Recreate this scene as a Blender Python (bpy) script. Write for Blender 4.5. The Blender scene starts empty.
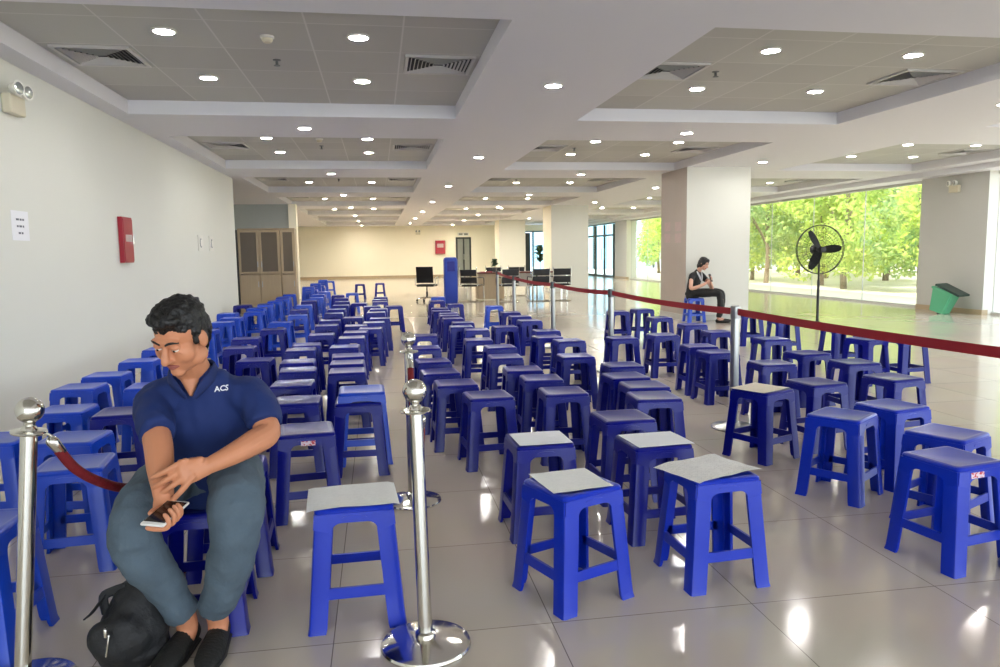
import bpy, bmesh, math, random
from mathutils import Vector, Matrix
from mathutils.bvhtree import BVHTree
random.seed(11)
PI = math.pi
scn = bpy.context.scene
col = scn.collection

# ------------------------------------------------------------------ helpers
def link(o, parent=None):
    col.objects.link(o)
    if parent is not None:
        o.parent = parent
    return o

def tag(o, label=None, cat=None, group=None, kind=None):
    if label: o['label'] = label
    if cat: o['category'] = cat
    if group: o['group'] = group
    if kind: o['kind'] = kind
    return o

def empty(name, loc, rz=0.0, label=None, cat=None, group=None):
    o = bpy.data.objects.new(name, None)
    o.empty_display_size = 0.1
    o.location = loc; o.rotation_euler = (0, 0, rz)
    link(o)
    return tag(o, label, cat, group)

def mesh_of(bm, name, mat, smooth=False, angle=None):
    bmesh.ops.recalc_face_normals(bm, faces=bm.faces[:])
    me = bpy.data.meshes.new(name)
    bm.to_mesh(me); bm.free()
    mats = mat if isinstance(mat, (list, tuple)) else [mat]
    for m in mats: me.materials.append(m)
    if smooth:
        me.polygons.foreach_set('use_smooth', [True] * len(me.polygons))
        if angle is not None:
            me.set_sharp_from_angle(angle=math.radians(angle))
    return me

def obj(name, bm, mat, parent=None, smooth=False, angle=35, off=None):
    """bm in the parent's space (or world minus off)"""
    if off is not None:
        bmesh.ops.translate(bm, verts=bm.verts[:], vec=-Vector(off))
    o = bpy.data.objects.new(name, mesh_of(bm, name, mat, smooth, angle))
    return link(o, parent)

def struct(name, bm, mat, smooth=False):
    return tag(obj(name, bm, mat, None, smooth), kind='structure')

def dup(root, name=None):
    r = root.copy(); col.objects.link(r)
    for ch in list(root.children):
        c = ch.copy(); col.objects.link(c); c.parent = r
        c.matrix_parent_inverse = ch.matrix_parent_inverse
        for g in list(ch.children):
            d = g.copy(); col.objects.link(d); d.parent = c
    return r

def box(bm, x0, x1, y0, y1, z0, z1, bevel=0.0, M=None, mi=0):
    vs = [bm.verts.new((x, y, z)) for x in (x0, x1) for y in (y0, y1) for z in (z0, z1)]
    fs = [bm.faces.new([vs[i] for i in f]) for f in
          ((0, 1, 3, 2), (4, 6, 7, 5), (0, 4, 5, 1), (2, 3, 7, 6), (0, 2, 6, 4), (1, 5, 7, 3))]
    for f in fs: f.material_index = mi
    out = vs
    if bevel > 0:
        es = list({e for f in fs for e in f.edges})
        r = bmesh.ops.bevel(bm, geom=es, offset=bevel, segments=2, affect='EDGES', profile=0.5)
        out = list({v for f in r['faces'] for v in f.verts} | {v for v in vs if v.is_valid})
        for f in r['faces']: f.material_index = mi
    if M is not None:
        bmesh.ops.transform(bm, matrix=M, verts=out)
    return out

def quad(bm, pts, mi=0):
    f = bm.faces.new([bm.verts.new(p) for p in pts]); f.material_index = mi
    return f

def prism(bm, poly, fn, t0, t1):
    """poly of (s,z); fn(s,z,t)->3d"""
    A = [bm.verts.new(fn(s, z, t0)) for s, z in poly]
    B = [bm.verts.new(fn(s, z, t1)) for s, z in poly]
    n = len(poly)
    bm.faces.new(A); bm.faces.new(B[::-1])
    for i in range(n):
        bm.faces.new((A[i], B[i], B[(i + 1) % n], A[(i + 1) % n]))

def lathe(bm, prof, c=(0, 0, 0), seg=24, M=None):
    """prof list of (r,z), bottom to top; closes with caps where r>0"""
    rings = []
    new = []
    for r, z in prof:
        if r < 1e-6:
            ring = [bm.verts.new((c[0], c[1], c[2] + z))]
        else:
            ring = [bm.verts.new((c[0] + r * math.cos(2 * PI * i / seg), c[1] + r * math.sin(2 * PI * i / seg), c[2] + z)) for i in range(seg)]
        rings.append(ring); new += ring
    for a, b in zip(rings, rings[1:]):
        for i in range(seg):
            j = (i + 1) % seg
            if len(a) == 1 and len(b) == 1: continue
            if len(a) == 1: bm.faces.new((a[0], b[j], b[i]))
            elif len(b) == 1: bm.faces.new((a[i], a[j], b[0]))
            else: bm.faces.new((a[i], a[j], b[j], b[i]))
    if len(rings[0]) > 1: bm.faces.new(rings[0][::-1])
    if len(rings[-1]) > 1: bm.faces.new(rings[-1])
    if M is not None: bmesh.ops.transform(bm, matrix=M, verts=new)
    return new

def catmull(P, n=6):
    P = [Vector(p) for p in P]
    if len(P) < 3: return [P[0].lerp(P[-1], i / n) for i in range(n + 1)]
    Q = [P[0] * 2 - P[1]] + P + [P[-1] * 2 - P[-2]]
    out = []
    for i in range(1, len(Q) - 2):
        a, b, c, d = Q[i - 1:i + 3]
        for k in range(n):
            t = k / n
            out.append(0.5 * ((2 * b) + (c - a) * t + (2 * a - 5 * b + 4 * c - d) * t * t + (3 * b - a - 3 * c + d) * t ** 3))
    out.append(P[-1])
    return out

def lerp_list(L, n):
    """same resampling as catmull for radii"""
    out = []
    for a, b in zip(L, L[1:]):
        for k in range(n):
            t = k / n
            if isinstance(a, (tuple, list)):
                out.append(tuple(u + (v - u) * t for u, v in zip(a, b)))
            else:
                out.append(a + (b - a) * t)
    out.append(L[-1])
    return out

def tube(bm, pts, rad, seg=12, n=5, side=None, cap=True, flat=False):
    """swept ellipse. rad: number, list of numbers or list of (r_side, r_other). side: direction of the first radius"""
    if not isinstance(rad, list): rad = [rad] * len(pts)
    rad = [q if isinstance(q, (tuple, list)) else (q, q) for q in rad]
    if n > 1:
        if len(pts) < 3: 
            C = catmull(pts, n); R = lerp_list(rad, n)
        else:
            C = catmull(pts, n); R = lerp_list(rad, n)
    else:
        C = [Vector(p) for p in pts]; R = rad
    R = [(r, r) if not isinstance(r, (tuple, list)) else r for r in R]
    T = []
    for i in range(len(C)):
        a = C[max(0, i - 1)]; b = C[min(len(C) - 1, i + 1)]
        T.append((b - a).normalized())
    s = Vector(side) if side is not None else (Vector((1, 0, 0)) if abs(T[0].x) < .9 else Vector((0, 1, 0)))
    rings = []
    def ring(c, t, s, rr):
        v = t.cross(s).normalized()
        return [bm.verts.new(c + s * (rr[0] * math.cos(2 * PI * k / seg)) + v * (rr[1] * math.sin(2 * PI * k / seg))) for k in range(seg)]
    frames = []
    for c, t, rr in zip(C, T, R):
        s = (s - t * s.dot(t)).normalized()
        frames.append((c, t, s.copy(), rr))
    if cap and not flat:
        c, t, s0, rr = frames[0]; m = min(rr)
        for a in (80, 55, 28):
            k = math.cos(math.radians(a)); rings.append(ring(c - t * (m * math.sin(math.radians(a))), t, s0, (rr[0] * k, rr[1] * k)))
    for c, t, s0, rr in frames: rings.append(ring(c, t, s0, rr))
    if cap and not flat:
        c, t, s0, rr = frames[-1]; m = min(rr)
        for a in (28, 55, 80):
            k = math.cos(math.radians(a)); rings.append(ring(c + t * (m * math.sin(math.radians(a))), t, s0, (rr[0] * k, rr[1] * k)))
    for a, b in zip(rings, rings[1:]):
        for k in range(seg):
            j = (k + 1) % seg
            bm.faces.new((a[k], a[j], b[j], b[k]))
    if cap:
        bm.faces.new(rings[0][::-1]); bm.faces.new(rings[-1])
    return rings

def ell(bm, c, r, M=None, seg=20):
    res = bmesh.ops.create_uvsphere(bm, u_segments=seg, v_segments=max(8, seg // 2 + 2), radius=1.0)
    S = Matrix.Translation(Vector(c)) @ Matrix.Diagonal((r[0], r[1], r[2], 1))
    if M is not None: S = M @ S
    bmesh.ops.transform(bm, matrix=S, verts=res['verts'])
    return res['verts']

def remeshed(bm, voxel, smooth_it=3, noise=None):
    """union of overlapping closed shells -> one skin"""
    bmesh.ops.recalc_face_normals(bm, faces=bm.faces[:])
    me = bpy.data.meshes.new('tmp'); bm.to_mesh(me); bm.free()
    o = bpy.data.objects.new('tmp', me); col.objects.link(o)
    m = o.modifiers.new('r', 'REMESH'); m.mode = 'VOXEL'; m.voxel_size = voxel
    if smooth_it:
        s = o.modifiers.new('s', 'SMOOTH'); s.factor = .5; s.iterations = smooth_it
    dg = bpy.context.evaluated_depsgraph_get(); dg.update()
    new = bpy.data.meshes.new_from_object(o.evaluated_get(dg))
    bpy.data.objects.remove(o); bpy.data.meshes.remove(me)
    b2 = bmesh.new(); b2.from_mesh(new); bpy.data.meshes.remove(new)
    if noise:
        from mathutils import noise as NZ
        amp, sc, st = noise
        b2.normal_update()
        for v in b2.verts:
            q = Vector((v.co.x * sc * st[0], v.co.y * sc * st[1], v.co.z * sc * st[2]))
            v.co += v.normal * (NZ.noise(q) * amp + NZ.noise(q * 2.3) * amp * .45)
    return b2

# ------------------------------------------------------------------ materials
def srgb(r, g, b):
    f = lambda c: (c / 255 / 12.92) if c / 255 <= .04045 else ((c / 255 + .055) / 1.055) ** 2.4
    return (f(r), f(g), f(b), 1)

def mat(name, rgb, rough=.5, metal=0.0, var=0.0, vscale=6.0, bump=0.0, bscale=60.0, spec=.5, coat=0.0, stretch=(1, 1, 1)):
    m = bpy.data.materials.new(name); m.use_nodes = True
    nt = m.node_tree; N = nt.nodes; L = nt.links
    b = N['Principled BSDF']
    b.inputs['Base Color'].default_value = rgb
    b.inputs['Roughness'].default_value = rough
    b.inputs['Metallic'].default_value = metal
    b.inputs['Specular IOR Level'].default_value = spec
    b.inputs['Coat Weight'].default_value = coat
    tc = N.new('ShaderNodeTexCoord'); mp = N.new('ShaderNodeMapping')
    mp.inputs['Scale'].default_value = stretch
    L.new(tc.outputs['Object'], mp.inputs['Vector'])
    nz = N.new('ShaderNodeTexNoise'); nz.inputs['Scale'].default_value = vscale; nz.inputs['Detail'].default_value = 4
    L.new(mp.outputs['Vector'], nz.inputs['Vector'])
    mx = N.new('ShaderNodeMix'); mx.data_type = 'RGBA'
    k = max(var, .015)
    mx.inputs['A'].default_value = tuple(c * (1 - k) for c in rgb[:3]) + (1,)
    mx.inputs['B'].default_value = tuple(min(1, c * (1 + k)) for c in rgb[:3]) + (1,)
    L.new(nz.outputs['Fac'], mx.inputs['Factor'])
    L.new(mx.outputs['Result'], b.inputs['Base Color'])
    if bump > 0:
        n2 = N.new('ShaderNodeTexNoise'); n2.inputs['Scale'].default_value = bscale; n2.inputs['Detail'].default_value = 3
        L.new(mp.outputs['Vector'], n2.inputs['Vector'])
        bp = N.new('ShaderNodeBump'); bp.inputs['Strength'].default_value = bump; bp.inputs['Distance'].default_value = .01
        L.new(n2.outputs['Fac'], bp.inputs['Height']); L.new(bp.outputs['Normal'], b.inputs['Normal'])
    return m

def emit(name, rgb, s):
    m = bpy.data.materials.new(name); m.use_nodes = True
    nt = m.node_tree; nt.nodes.remove(nt.nodes['Principled BSDF'])
    e = nt.nodes.new('ShaderNodeEmission'); e.inputs['Color'].default_value = rgb; e.inputs['Strength'].default_value = s
    nt.links.new(e.outputs['Emission'], nt.nodes['Material Output'].inputs['Surface'])
    return m

def glass(name, tint, refl=.06):
    m = bpy.data.materials.new(name); m.use_nodes = True
    nt = m.node_tree; N = nt.nodes; L = nt.links
    N.remove(N['Principled BSDF'])
    t = N.new('ShaderNodeBsdfTransparent'); t.inputs['Color'].default_value = tint
    g = N.new('ShaderNodeBsdfGlossy'); g.inputs['Roughness'].default_value = .02
    lw = N.new('ShaderNodeLayerWeight'); lw.inputs['Blend'].default_value = .25
    ma = N.new('ShaderNodeMath'); ma.operation = 'MULTIPLY'; ma.inputs[1].default_value = refl * 4
    L.new(lw.outputs['Fresnel'], ma.inputs[0])
    mx = N.new('ShaderNodeMixShader')
    L.new(ma.outputs[0], mx.inputs['Fac']); L.new(t.outputs[0], mx.inputs[1]); L.new(g.outputs[0], mx.inputs[2])
    L.new(mx.outputs[0], N['Material Output'].inputs['Surface'])
    return m

M = {}
M['wall'] = mat('white_wall_paint', srgb(224, 224, 216), .6, var=.02, vscale=1.2)
M['cream'] = mat('cream_wall_paint', srgb(252, 245, 222), .6, var=.02, vscale=.8)
M['soffit'] = mat('grey_white_ceiling_paint', srgb(224, 223, 227), .7, var=.015, vscale=.7)
M['greywall'] = mat('grey_wall_paint', srgb(176, 182, 178), .6, var=.03)
M['pillar'] = mat('white_pillar_paint', srgb(216, 215, 206), .55, var=.02, vscale=1.5)
M['pillar_side'] = mat('shaded_pillar_tile', srgb(178, 166, 156), .35, var=.06, vscale=3)  # brownish tile, with the shade of the left face put into its colour
M['pale_side'] = mat('pale_grey_trim_and_pier_shade', srgb(190, 189, 184), .5, var=.03, vscale=2)  # pale grey trim; on the piers it paints in the side's shade
M['navy'] = mat('navy_blue_plastic', srgb(4, 13, 124), .28, var=.12, vscale=5, spec=.36)
M['royal'] = mat('royal_blue_plastic', srgb(16, 66, 190), .28, var=.10, vscale=5, spec=.5)
M['navy_daylit'] = mat('daylit_navy_plastic', srgb(9, 44, 172), .28, var=.12, vscale=5, spec=.4)  # navy plastic again, with daylight on the near stools put into its colour
M['chrome'] = mat('polished_steel', (.72, .70, .64, 1), .12, 1.0, var=.04)
M['steel'] = mat('brushed_steel', (.42, .42, .40, 1), .28, 1.0, var=.05)
M['dark_steel'] = mat('dull_grey_steel', (.16, .17, .17, 1), .38, .8, var=.05)
M['velvet'] = mat('dark_red_velvet', srgb(112, 8, 18), .8, var=.25, vscale=30, bump=.4, bscale=120)
M['belt'] = mat('red_webbing', srgb(150, 6, 26), .6, var=.08, vscale=40)
M['black'] = mat('black_plastic', srgb(20, 20, 22), .45, var=.1)
M['black_cloth'] = mat('black_nylon', srgb(20, 20, 22), .65, var=.3, vscale=18, bump=.4, bscale=60)
M['mesh_black'] = mat('black_chair_mesh', srgb(24, 24, 28), .6, var=.1)
M['green_bin'] = mat('green_bin_plastic', srgb(96, 182, 140), .4, var=.06)
M['bin_lid'] = mat('dark_green_lid_plastic', srgb(26, 52, 44), .4, var=.06)
M['wood'] = mat('beige_laminate', srgb(178, 158, 128), .45, var=.10, vscale=5, stretch=(6, 6, .5))
M['wood_dark'] = mat('brown_veneer', srgb(112, 62, 50), .4, var=.15, vscale=4, stretch=(1, 6, 6))
M['cab_glass'] = mat('smoked_cabinet_glass', srgb(104, 92, 76), .45, var=.12, vscale=3)
M['dark_frame'] = mat('dark_grey_frame', srgb(42, 46, 46), .4, var=.06)
M['door_glass'] = mat('grey_frosted_glass', srgb(132, 136, 128), .18, var=.05)
M['red_box'] = mat('red_enamel', srgb(158, 22, 44), .35, var=.06)
M['white_pl'] = mat('white_plastic', srgb(228, 226, 218), .4, var=.02)
M['cream_pl'] = mat('yellowed_white_plastic', srgb(214, 206, 182), .4, var=.05)
M['lens'] = mat('clear_lamp_lens', srgb(196, 200, 196), .08, metal=.6, var=.1, vscale=40)
M['vent'] = mat('white_vent_metal', srgb(196, 194, 190), .45, var=.03)
M['vent_dark'] = mat('dark_vent_throat', srgb(34, 36, 38), .7)
M['shirt'] = mat('navy_polo_cotton', srgb(20, 42, 98), .85, var=.16, vscale=9, bump=.25, bscale=22)
M['collar'] = mat('navy_collar_knit', srgb(22, 40, 92), .85, var=.1, bump=.2)
M['jeans'] = mat('grey_blue_denim', srgb(80, 95, 107), .9, var=.30, vscale=9, bump=.5, bscale=40)
M['skin'] = mat('tan_skin', srgb(200, 134, 98), .5, var=.08, vscale=12)
M['skin_f'] = mat('light_skin', srgb(206, 158, 136), .5, var=.06, vscale=12)
M['lips'] = mat('lip_skin', srgb(150, 84, 74), .5)
M['hair'] = mat('black_hair', srgb(14, 12, 12), .5, var=.4, vscale=40, bump=.6, bscale=90, stretch=(1, 1, 1))
M['eye'] = mat('eye_white', srgb(226, 222, 214), .25)
M['iris'] = mat('dark_iris', srgb(28, 18, 14), .2)
M['shoe'] = mat('black_shoe_canvas', srgb(24, 24, 22), .75, var=.2, bump=.4, bscale=90)
M['sole'] = mat('dark_rubber_sole', srgb(34, 32, 30), .7)
M['nail'] = mat('fingernail', srgb(222, 176, 150), .35)
M['phone'] = mat('white_phone_case', srgb(226, 224, 220), .3)
M['screen'] = mat('dark_phone_screen', srgb(30, 20, 20), .08)
M['white_ink'] = mat('white_lettering', srgb(232, 234, 236), .7)
M['black_ink'] = mat('grey_ink', srgb(110, 112, 124), .8)
M['pink_paper'] = mat('pale_pink_paper', srgb(196, 176, 172), .8, var=.08, vscale=10)
M['white_paper'] = mat('white_notice_paper', srgb(240, 240, 244), .8, var=.03)
M['blue_box'] = mat('deep_blue_panel', srgb(18, 54, 158), .4, var=.08)
M['foot'] = mat('dark_rubber_foot', srgb(30, 30, 34), .7)
M['bark'] = mat('grey_bark', srgb(120, 104, 84), .9, var=.25, vscale=8)
M['leaf_plant'] = mat('house_plant_leaf', srgb(52, 80, 50), .5, var=.3)
M['pot'] = mat('grey_plant_pot', srgb(96, 100, 100), .5)
M['ground'] = mat('pale_paving', srgb(222, 208, 190), .85, var=.12, vscale=.6)
M['far_house'] = mat('pale_render', srgb(214, 206, 196), .8, var=.06, vscale=.7)
M['blue_house'] = mat('blue_curtain_wall', srgb(176, 206, 222), .3, var=.15, vscale=.8)
M['lampface'] = emit('downlight_diffuser', (1.0, .985, .95, 1), 165)
M['lampface_far'] = emit('warm_downlight_diffuser', (1.0, .93, .80, 1), 400)
M['glass'] = glass('window_glass', (.93, .98, .97, 1))
M['glass_blue'] = glass('blue_door_glass', (.66, .86, .95, 1))

def sticker_mat():
    m = mat('sticker_print', srgb(214, 190, 200), .5)
    nt = m.node_tree; N = nt.nodes; L = nt.links; b = N['Principled BSDF']
    tc = N.new('ShaderNodeTexCoord'); w = N.new('ShaderNodeTexNoise'); w.inputs['Scale'].default_value = 90
    L.new(tc.outputs['Object'], w.inputs['Vector'])
    cr = N.new('ShaderNodeValToRGB'); cr.color_ramp.elements[0].color = srgb(196, 40, 60); cr.color_ramp.elements[1].color = srgb(224, 205, 214)
    cr.color_ramp.elements[0].position = .42; cr.color_ramp.elements[1].position = .5
    L.new(w.outputs['Fac'], cr.inputs['Fac']); L.new(cr.outputs['Color'], b.inputs['Base Color'])
    return m
M['sticker'] = sticker_mat()

def paper_mat(name, base, amount):
    m = mat(name, base, .75)
    nt = m.node_tree; N = nt.nodes; L = nt.links; b = N['Principled BSDF']
    tc = N.new('ShaderNodeTexCoord')
    br = N.new('ShaderNodeTexBrick'); br.inputs['Scale'].default_value = 46; br.inputs['Mortar Size'].default_value = .034
    br.inputs['Color1'].default_value = (0, 0, 0, 1); br.inputs['Color2'].default_value = (1, 1, 1, 1); br.inputs['Mortar'].default_value = (1, 1, 1, 1)
    L.new(tc.outputs['Object'], br.inputs['Vector'])
    nz = N.new('ShaderNodeTexNoise'); nz.inputs['Scale'].default_value = 14; L.new(tc.outputs['Object'], nz.inputs['Vector'])
    ml = N.new('ShaderNodeMath'); ml.operation = 'MULTIPLY'; ml.inputs[1].default_value = amount
    L.new(nz.outputs['Fac'], ml.inputs[0])
    mx = N.new('ShaderNodeMix'); mx.data_type = 'RGBA'
    mx.inputs['A'].default_value = base; mx.inputs['B'].default_value = tuple(c * .55 for c in base[:3]) + (1,)
    inv = N.new('ShaderNodeMath'); inv.operation = 'SUBTRACT'; inv.inputs[0].default_value = 1.0
    L.new(br.outputs['Color'], inv.inputs[1])
    m2 = N.new('ShaderNodeMath'); m2.operation = 'MULTIPLY'
    L.new(inv.outputs[0], m2.inputs[0]); L.new(ml.outputs[0], m2.inputs[1])
    L.new(m2.outputs[0], mx.inputs['Factor']); L.new(mx.outputs['Result'], b.inputs['Base Color'])
    return m
M['paper'] = paper_mat('printed_white_paper', srgb(244, 244, 240), .35)
M['paper_cream'] = paper_mat('printed_cream_paper', srgb(226, 214, 196), .3)
M['paper_news'] = paper_mat('printed_newspaper', srgb(236, 234, 230), .9)

def floor_mat():
    m = mat('polished_floor_tile', srgb(182, 172, 162), .07)
    nt = m.node_tree; N = nt.nodes; L = nt.links; b = N['Principled BSDF']
    b.inputs['IOR'].default_value = 1.6
    tc = N.new('ShaderNodeTexCoord'); mp = N.new('ShaderNodeMapping'); mp.inputs['Location'].default_value = (.2, .63, 0)
    L.new(tc.outputs['Object'], mp.inputs['Vector'])
    br = N.new('ShaderNodeTexBrick'); br.offset = 0.0; br.squash = 1.0
    br.inputs['Scale'].default_value = 1.0; br.inputs['Brick Width'].default_value = .8; br.inputs['Row Height'].default_value = .8
    br.inputs['Mortar Size'].default_value = .0022; br.inputs['Mortar Smooth'].default_value = .3
    br.inputs['Color1'].default_value = srgb(206, 194, 177); br.inputs['Color2'].default_value = srgb(200, 188, 172)
    br.inputs['Mortar'].default_value = srgb(128, 117, 107)
    L.new(mp.outputs['Vector'], br.inputs['Vector'])
    nz = N.new('ShaderNodeTexNoise'); nz.inputs['Scale'].default_value = 1.7; nz.inputs['Detail'].default_value = 6
    L.new(tc.outputs['Object'], nz.inputs['Vector'])
    mx = N.new('ShaderNodeMix'); mx.data_type = 'RGBA'; mx.blend_type = 'MULTIPLY'; mx.inputs['Factor'].default_value = .12
    L.new(br.outputs['Color'], mx.inputs['A']); L.new(nz.outputs['Color'], mx.inputs['B'])
    L.new(mx.outputs['Result'], b.inputs['Base Color'])
    n2 = N.new('ShaderNodeTexNoise'); n2.inputs['Scale'].default_value = 2.2
    L.new(tc.outputs['Object'], n2.inputs['Vector'])
    mr = N.new('ShaderNodeMapRange'); mr.inputs['To Min'].default_value = .10; mr.inputs['To Max'].default_value = .15
    L.new(n2.outputs['Fac'], mr.inputs['Value']); L.new(mr.outputs['Result'], b.inputs['Roughness'])
    return m
M['floor'] = floor_mat()

def panel_mat():
    m = mat('perforated_ceiling_tile', srgb(176, 174, 168), .6)
    nt = m.node_tree; N = nt.nodes; L = nt.links; b = N['Principled BSDF']
    tc = N.new('ShaderNodeTexCoord')
    br = N.new('ShaderNodeTexBrick'); br.offset = 0.0
    br.inputs['Scale'].default_value = 1.0; br.inputs['Brick Width'].default_value = .726; br.inputs['Row Height'].default_value = .75
    br.inputs['Mortar Size'].default_value = .008; br.inputs['Mortar Smooth'].default_value = .2
    br.inputs['Color1'].default_value = srgb(186, 185, 178); br.inputs['Color2'].default_value = srgb(176, 174, 168)
    br.inputs['Mortar'].default_value = srgb(205, 203, 198)
    L.new(tc.outputs['Object'], br.inputs['Vector']); L.new(br.outputs['Color'], b.inputs['Base Color'])
    return m
M['panel'] = panel_mat()

def leaf_mat(name, rgb, rgb2):
    m = bpy.data.materials.new(name); m.use_nodes = True
    nt = m.node_tree; N = nt.nodes; L = nt.links; N.remove(N['Principled BSDF'])
    tc = N.new('ShaderNodeTexCoord'); nz = N.new('ShaderNodeTexNoise'); nz.inputs['Scale'].default_value = 3.0
    L.new(tc.outputs['Object'], nz.inputs['Vector'])
    mx = N.new('ShaderNodeMix'); mx.data_type = 'RGBA'; mx.inputs['A'].default_value = rgb; mx.inputs['B'].default_value = rgb2
    cr = N.new('ShaderNodeMapRange'); cr.inputs['From Min'].default_value = .35; cr.inputs['From Max'].default_value = .65
    L.new(nz.outputs['Fac'], cr.inputs['Value']); L.new(cr.outputs['Result'], mx.inputs['Factor'])
    d = N.new('ShaderNodeBsdfDiffuse'); t = N.new('ShaderNodeBsdfTranslucent')
    L.new(mx.outputs['Result'], d.inputs['Color']); L.new(mx.outputs['Result'], t.inputs['Color'])
    ms = N.new('ShaderNodeMixShader'); ms.inputs['Fac'].default_value = .5
    L.new(d.outputs[0], ms.inputs[1]); L.new(t.outputs[0], ms.inputs[2])
    L.new(ms.outputs[0], N['Material Output'].inputs['Surface'])
    return m
M['leaf_a'] = leaf_mat('sunlit_leaf', srgb(226, 234, 130), srgb(170, 196, 100))
M['leaf_b'] = leaf_mat('green_leaf', srgb(206, 220, 140), srgb(140, 172, 116))

# ------------------------------------------------------------------ camera
cam_d = bpy.data.cameras.new('camera'); cam = bpy.data.objects.new('camera', cam_d); col.objects.link(cam)
Rv = Vector((.98673, -.16176, -.01388)); Uv = Vector((.03126, .10541, .99394)); Fv = Vector((.15932, .98118, -.10907))
Uv = (Uv - Fv * Uv.dot(Fv)).normalized(); Rv = Fv.cross(Uv).normalized(); Fv.normalize()
mw = Matrix.Identity(4)
for i in range(3):
    mw[i][0] = Rv[i]; mw[i][1] = Uv[i]; mw[i][2] = -Fv[i]
mw[2][3] = 1.38
cam.matrix_world = mw
cam_d.sensor_width = 36; cam_d.lens = 26.64; cam_d.clip_end = 300; cam_d.clip_start = .05
scn.camera = cam

# ------------------------------------------------------------------ the setting
XL, XR, YB, YF, ZC, ZP = -2.88, 12.1, -5.0, 43.0, 2.95, 3.10
XREC = -8.0            # recess beyond the left wall
bm = bmesh.new(); quad(bm, [(XREC, YB, 0), (XR + .3, YB, 0), (XR + .3, YF, 0), (XREC, YF, 0)])
struct('floor', bm, M['floor'])
# soffit with coffers
BX = [(-2.66, .95), (2.42, 5.86), (8.0, 11.1)]
BY = [(5.15 + 5.3 * k, 8.9 + 5.3 * k) for k in range(-1, 7)]
xs = sorted({XREC, XR + .3, *[v for b in BX for v in b]}); ys = sorted({YB, YF + .3, *[v for b in BY for v in b]})
bm = bmesh.new()
for x0, x1 in zip(xs, xs[1:]):
    for y0, y1 in zip(ys, ys[1:]):
        if any(a <= x0 and x1 <= b for a, b in BX) and any(a <= y0 and y1 <= b for a, b in BY):
            continue
        quad(bm, [(x0, y0, ZC), (x0, y1, ZC), (x1, y1, ZC), (x1, y0, ZC)])
for a, b in BX:
    for c, d in BY:
        for p, q in (((a, c), (b, c)), ((b, c), (b, d)), ((b, d), (a, d)), ((a, d), (a, c))):
            quad(bm, [(p[0], p[1], ZC), (q[0], q[1], ZC), (q[0], q[1], ZP + .03), (p[0], p[1], ZP + .03)])
            # small step just under the tiles
bmesh.ops.remove_doubles(bm, verts=bm.verts[:], dist=1e-4)
struct('ceiling', bm, M['soffit'])
for i, (a, b) in enumerate(BX):
    for c, d in BY:
        bm = bmesh.new()
        quad(bm, [(0, 0, 0), (0, d - c, 0), (b - a, d - c, 0), (b - a, 0, 0)])
        o = struct('ceiling_tiles', bm, M['panel']); o.location = (a, c, ZP)
bm = bmesh.new(); quad(bm, [(XREC - .5, YB - .5, 3.4), (XR + .9, YB - .5, 3.4), (XR + .9, YF + .5, 3.4), (XREC - .5, YF + .5, 3.4)])
struct('roof', bm, M['soffit'])  # unseen slab added over the ceiling to block light from above
# walls
bm = bmesh.new(); box(bm, XL - .2, XL, YB, 16.0, 0, ZC); struct('wall_left', bm, M['wall'])
bm = bmesh.new(); box(bm, XREC - .2, XREC, YB, YF, 0, ZC); struct('wall_recess', bm, M['greywall'])
bm = bmesh.new(); box(bm, XREC, -2.70, 24.0, 24.25, 0, ZC); struct('wall_partition', bm, M['greywall'])
bm = bmesh.new(); box(bm, -2.70, -2.47, 23.9, 24.3, 0, ZC); struct('pillar_partition', bm, M['cream'])
# back wall with a door opening on the right side
bm = bmesh.new()
box(bm, XREC, 8.15, YF, YF + .2, 0, ZC); box(bm, 8.15, 10.0, YF, YF + .2, 2.6, ZC); box(bm, 10.0, XR + .3, YF, YF + .2, 0, ZC)
struct('wall_back', bm, M['cream'])
bm = bmesh.new(); box(bm, XREC, 8.1, YF - .03, YF, 0, .14); struct('baseboard_back', bm, M['wood'])
# pillars
for y0 in (13.6, 24.9, 36.0):
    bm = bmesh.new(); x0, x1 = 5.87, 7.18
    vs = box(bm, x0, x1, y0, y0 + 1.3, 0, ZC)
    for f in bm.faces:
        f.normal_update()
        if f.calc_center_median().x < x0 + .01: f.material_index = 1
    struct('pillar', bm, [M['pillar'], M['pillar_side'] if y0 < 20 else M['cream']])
    bm = bmesh.new(); box(bm, x0 - .012, x1 + .012, y0 - .012, y0 + 1.312, 0, .11); struct('baseboard_pillar', bm, M['pale_side'])
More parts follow.
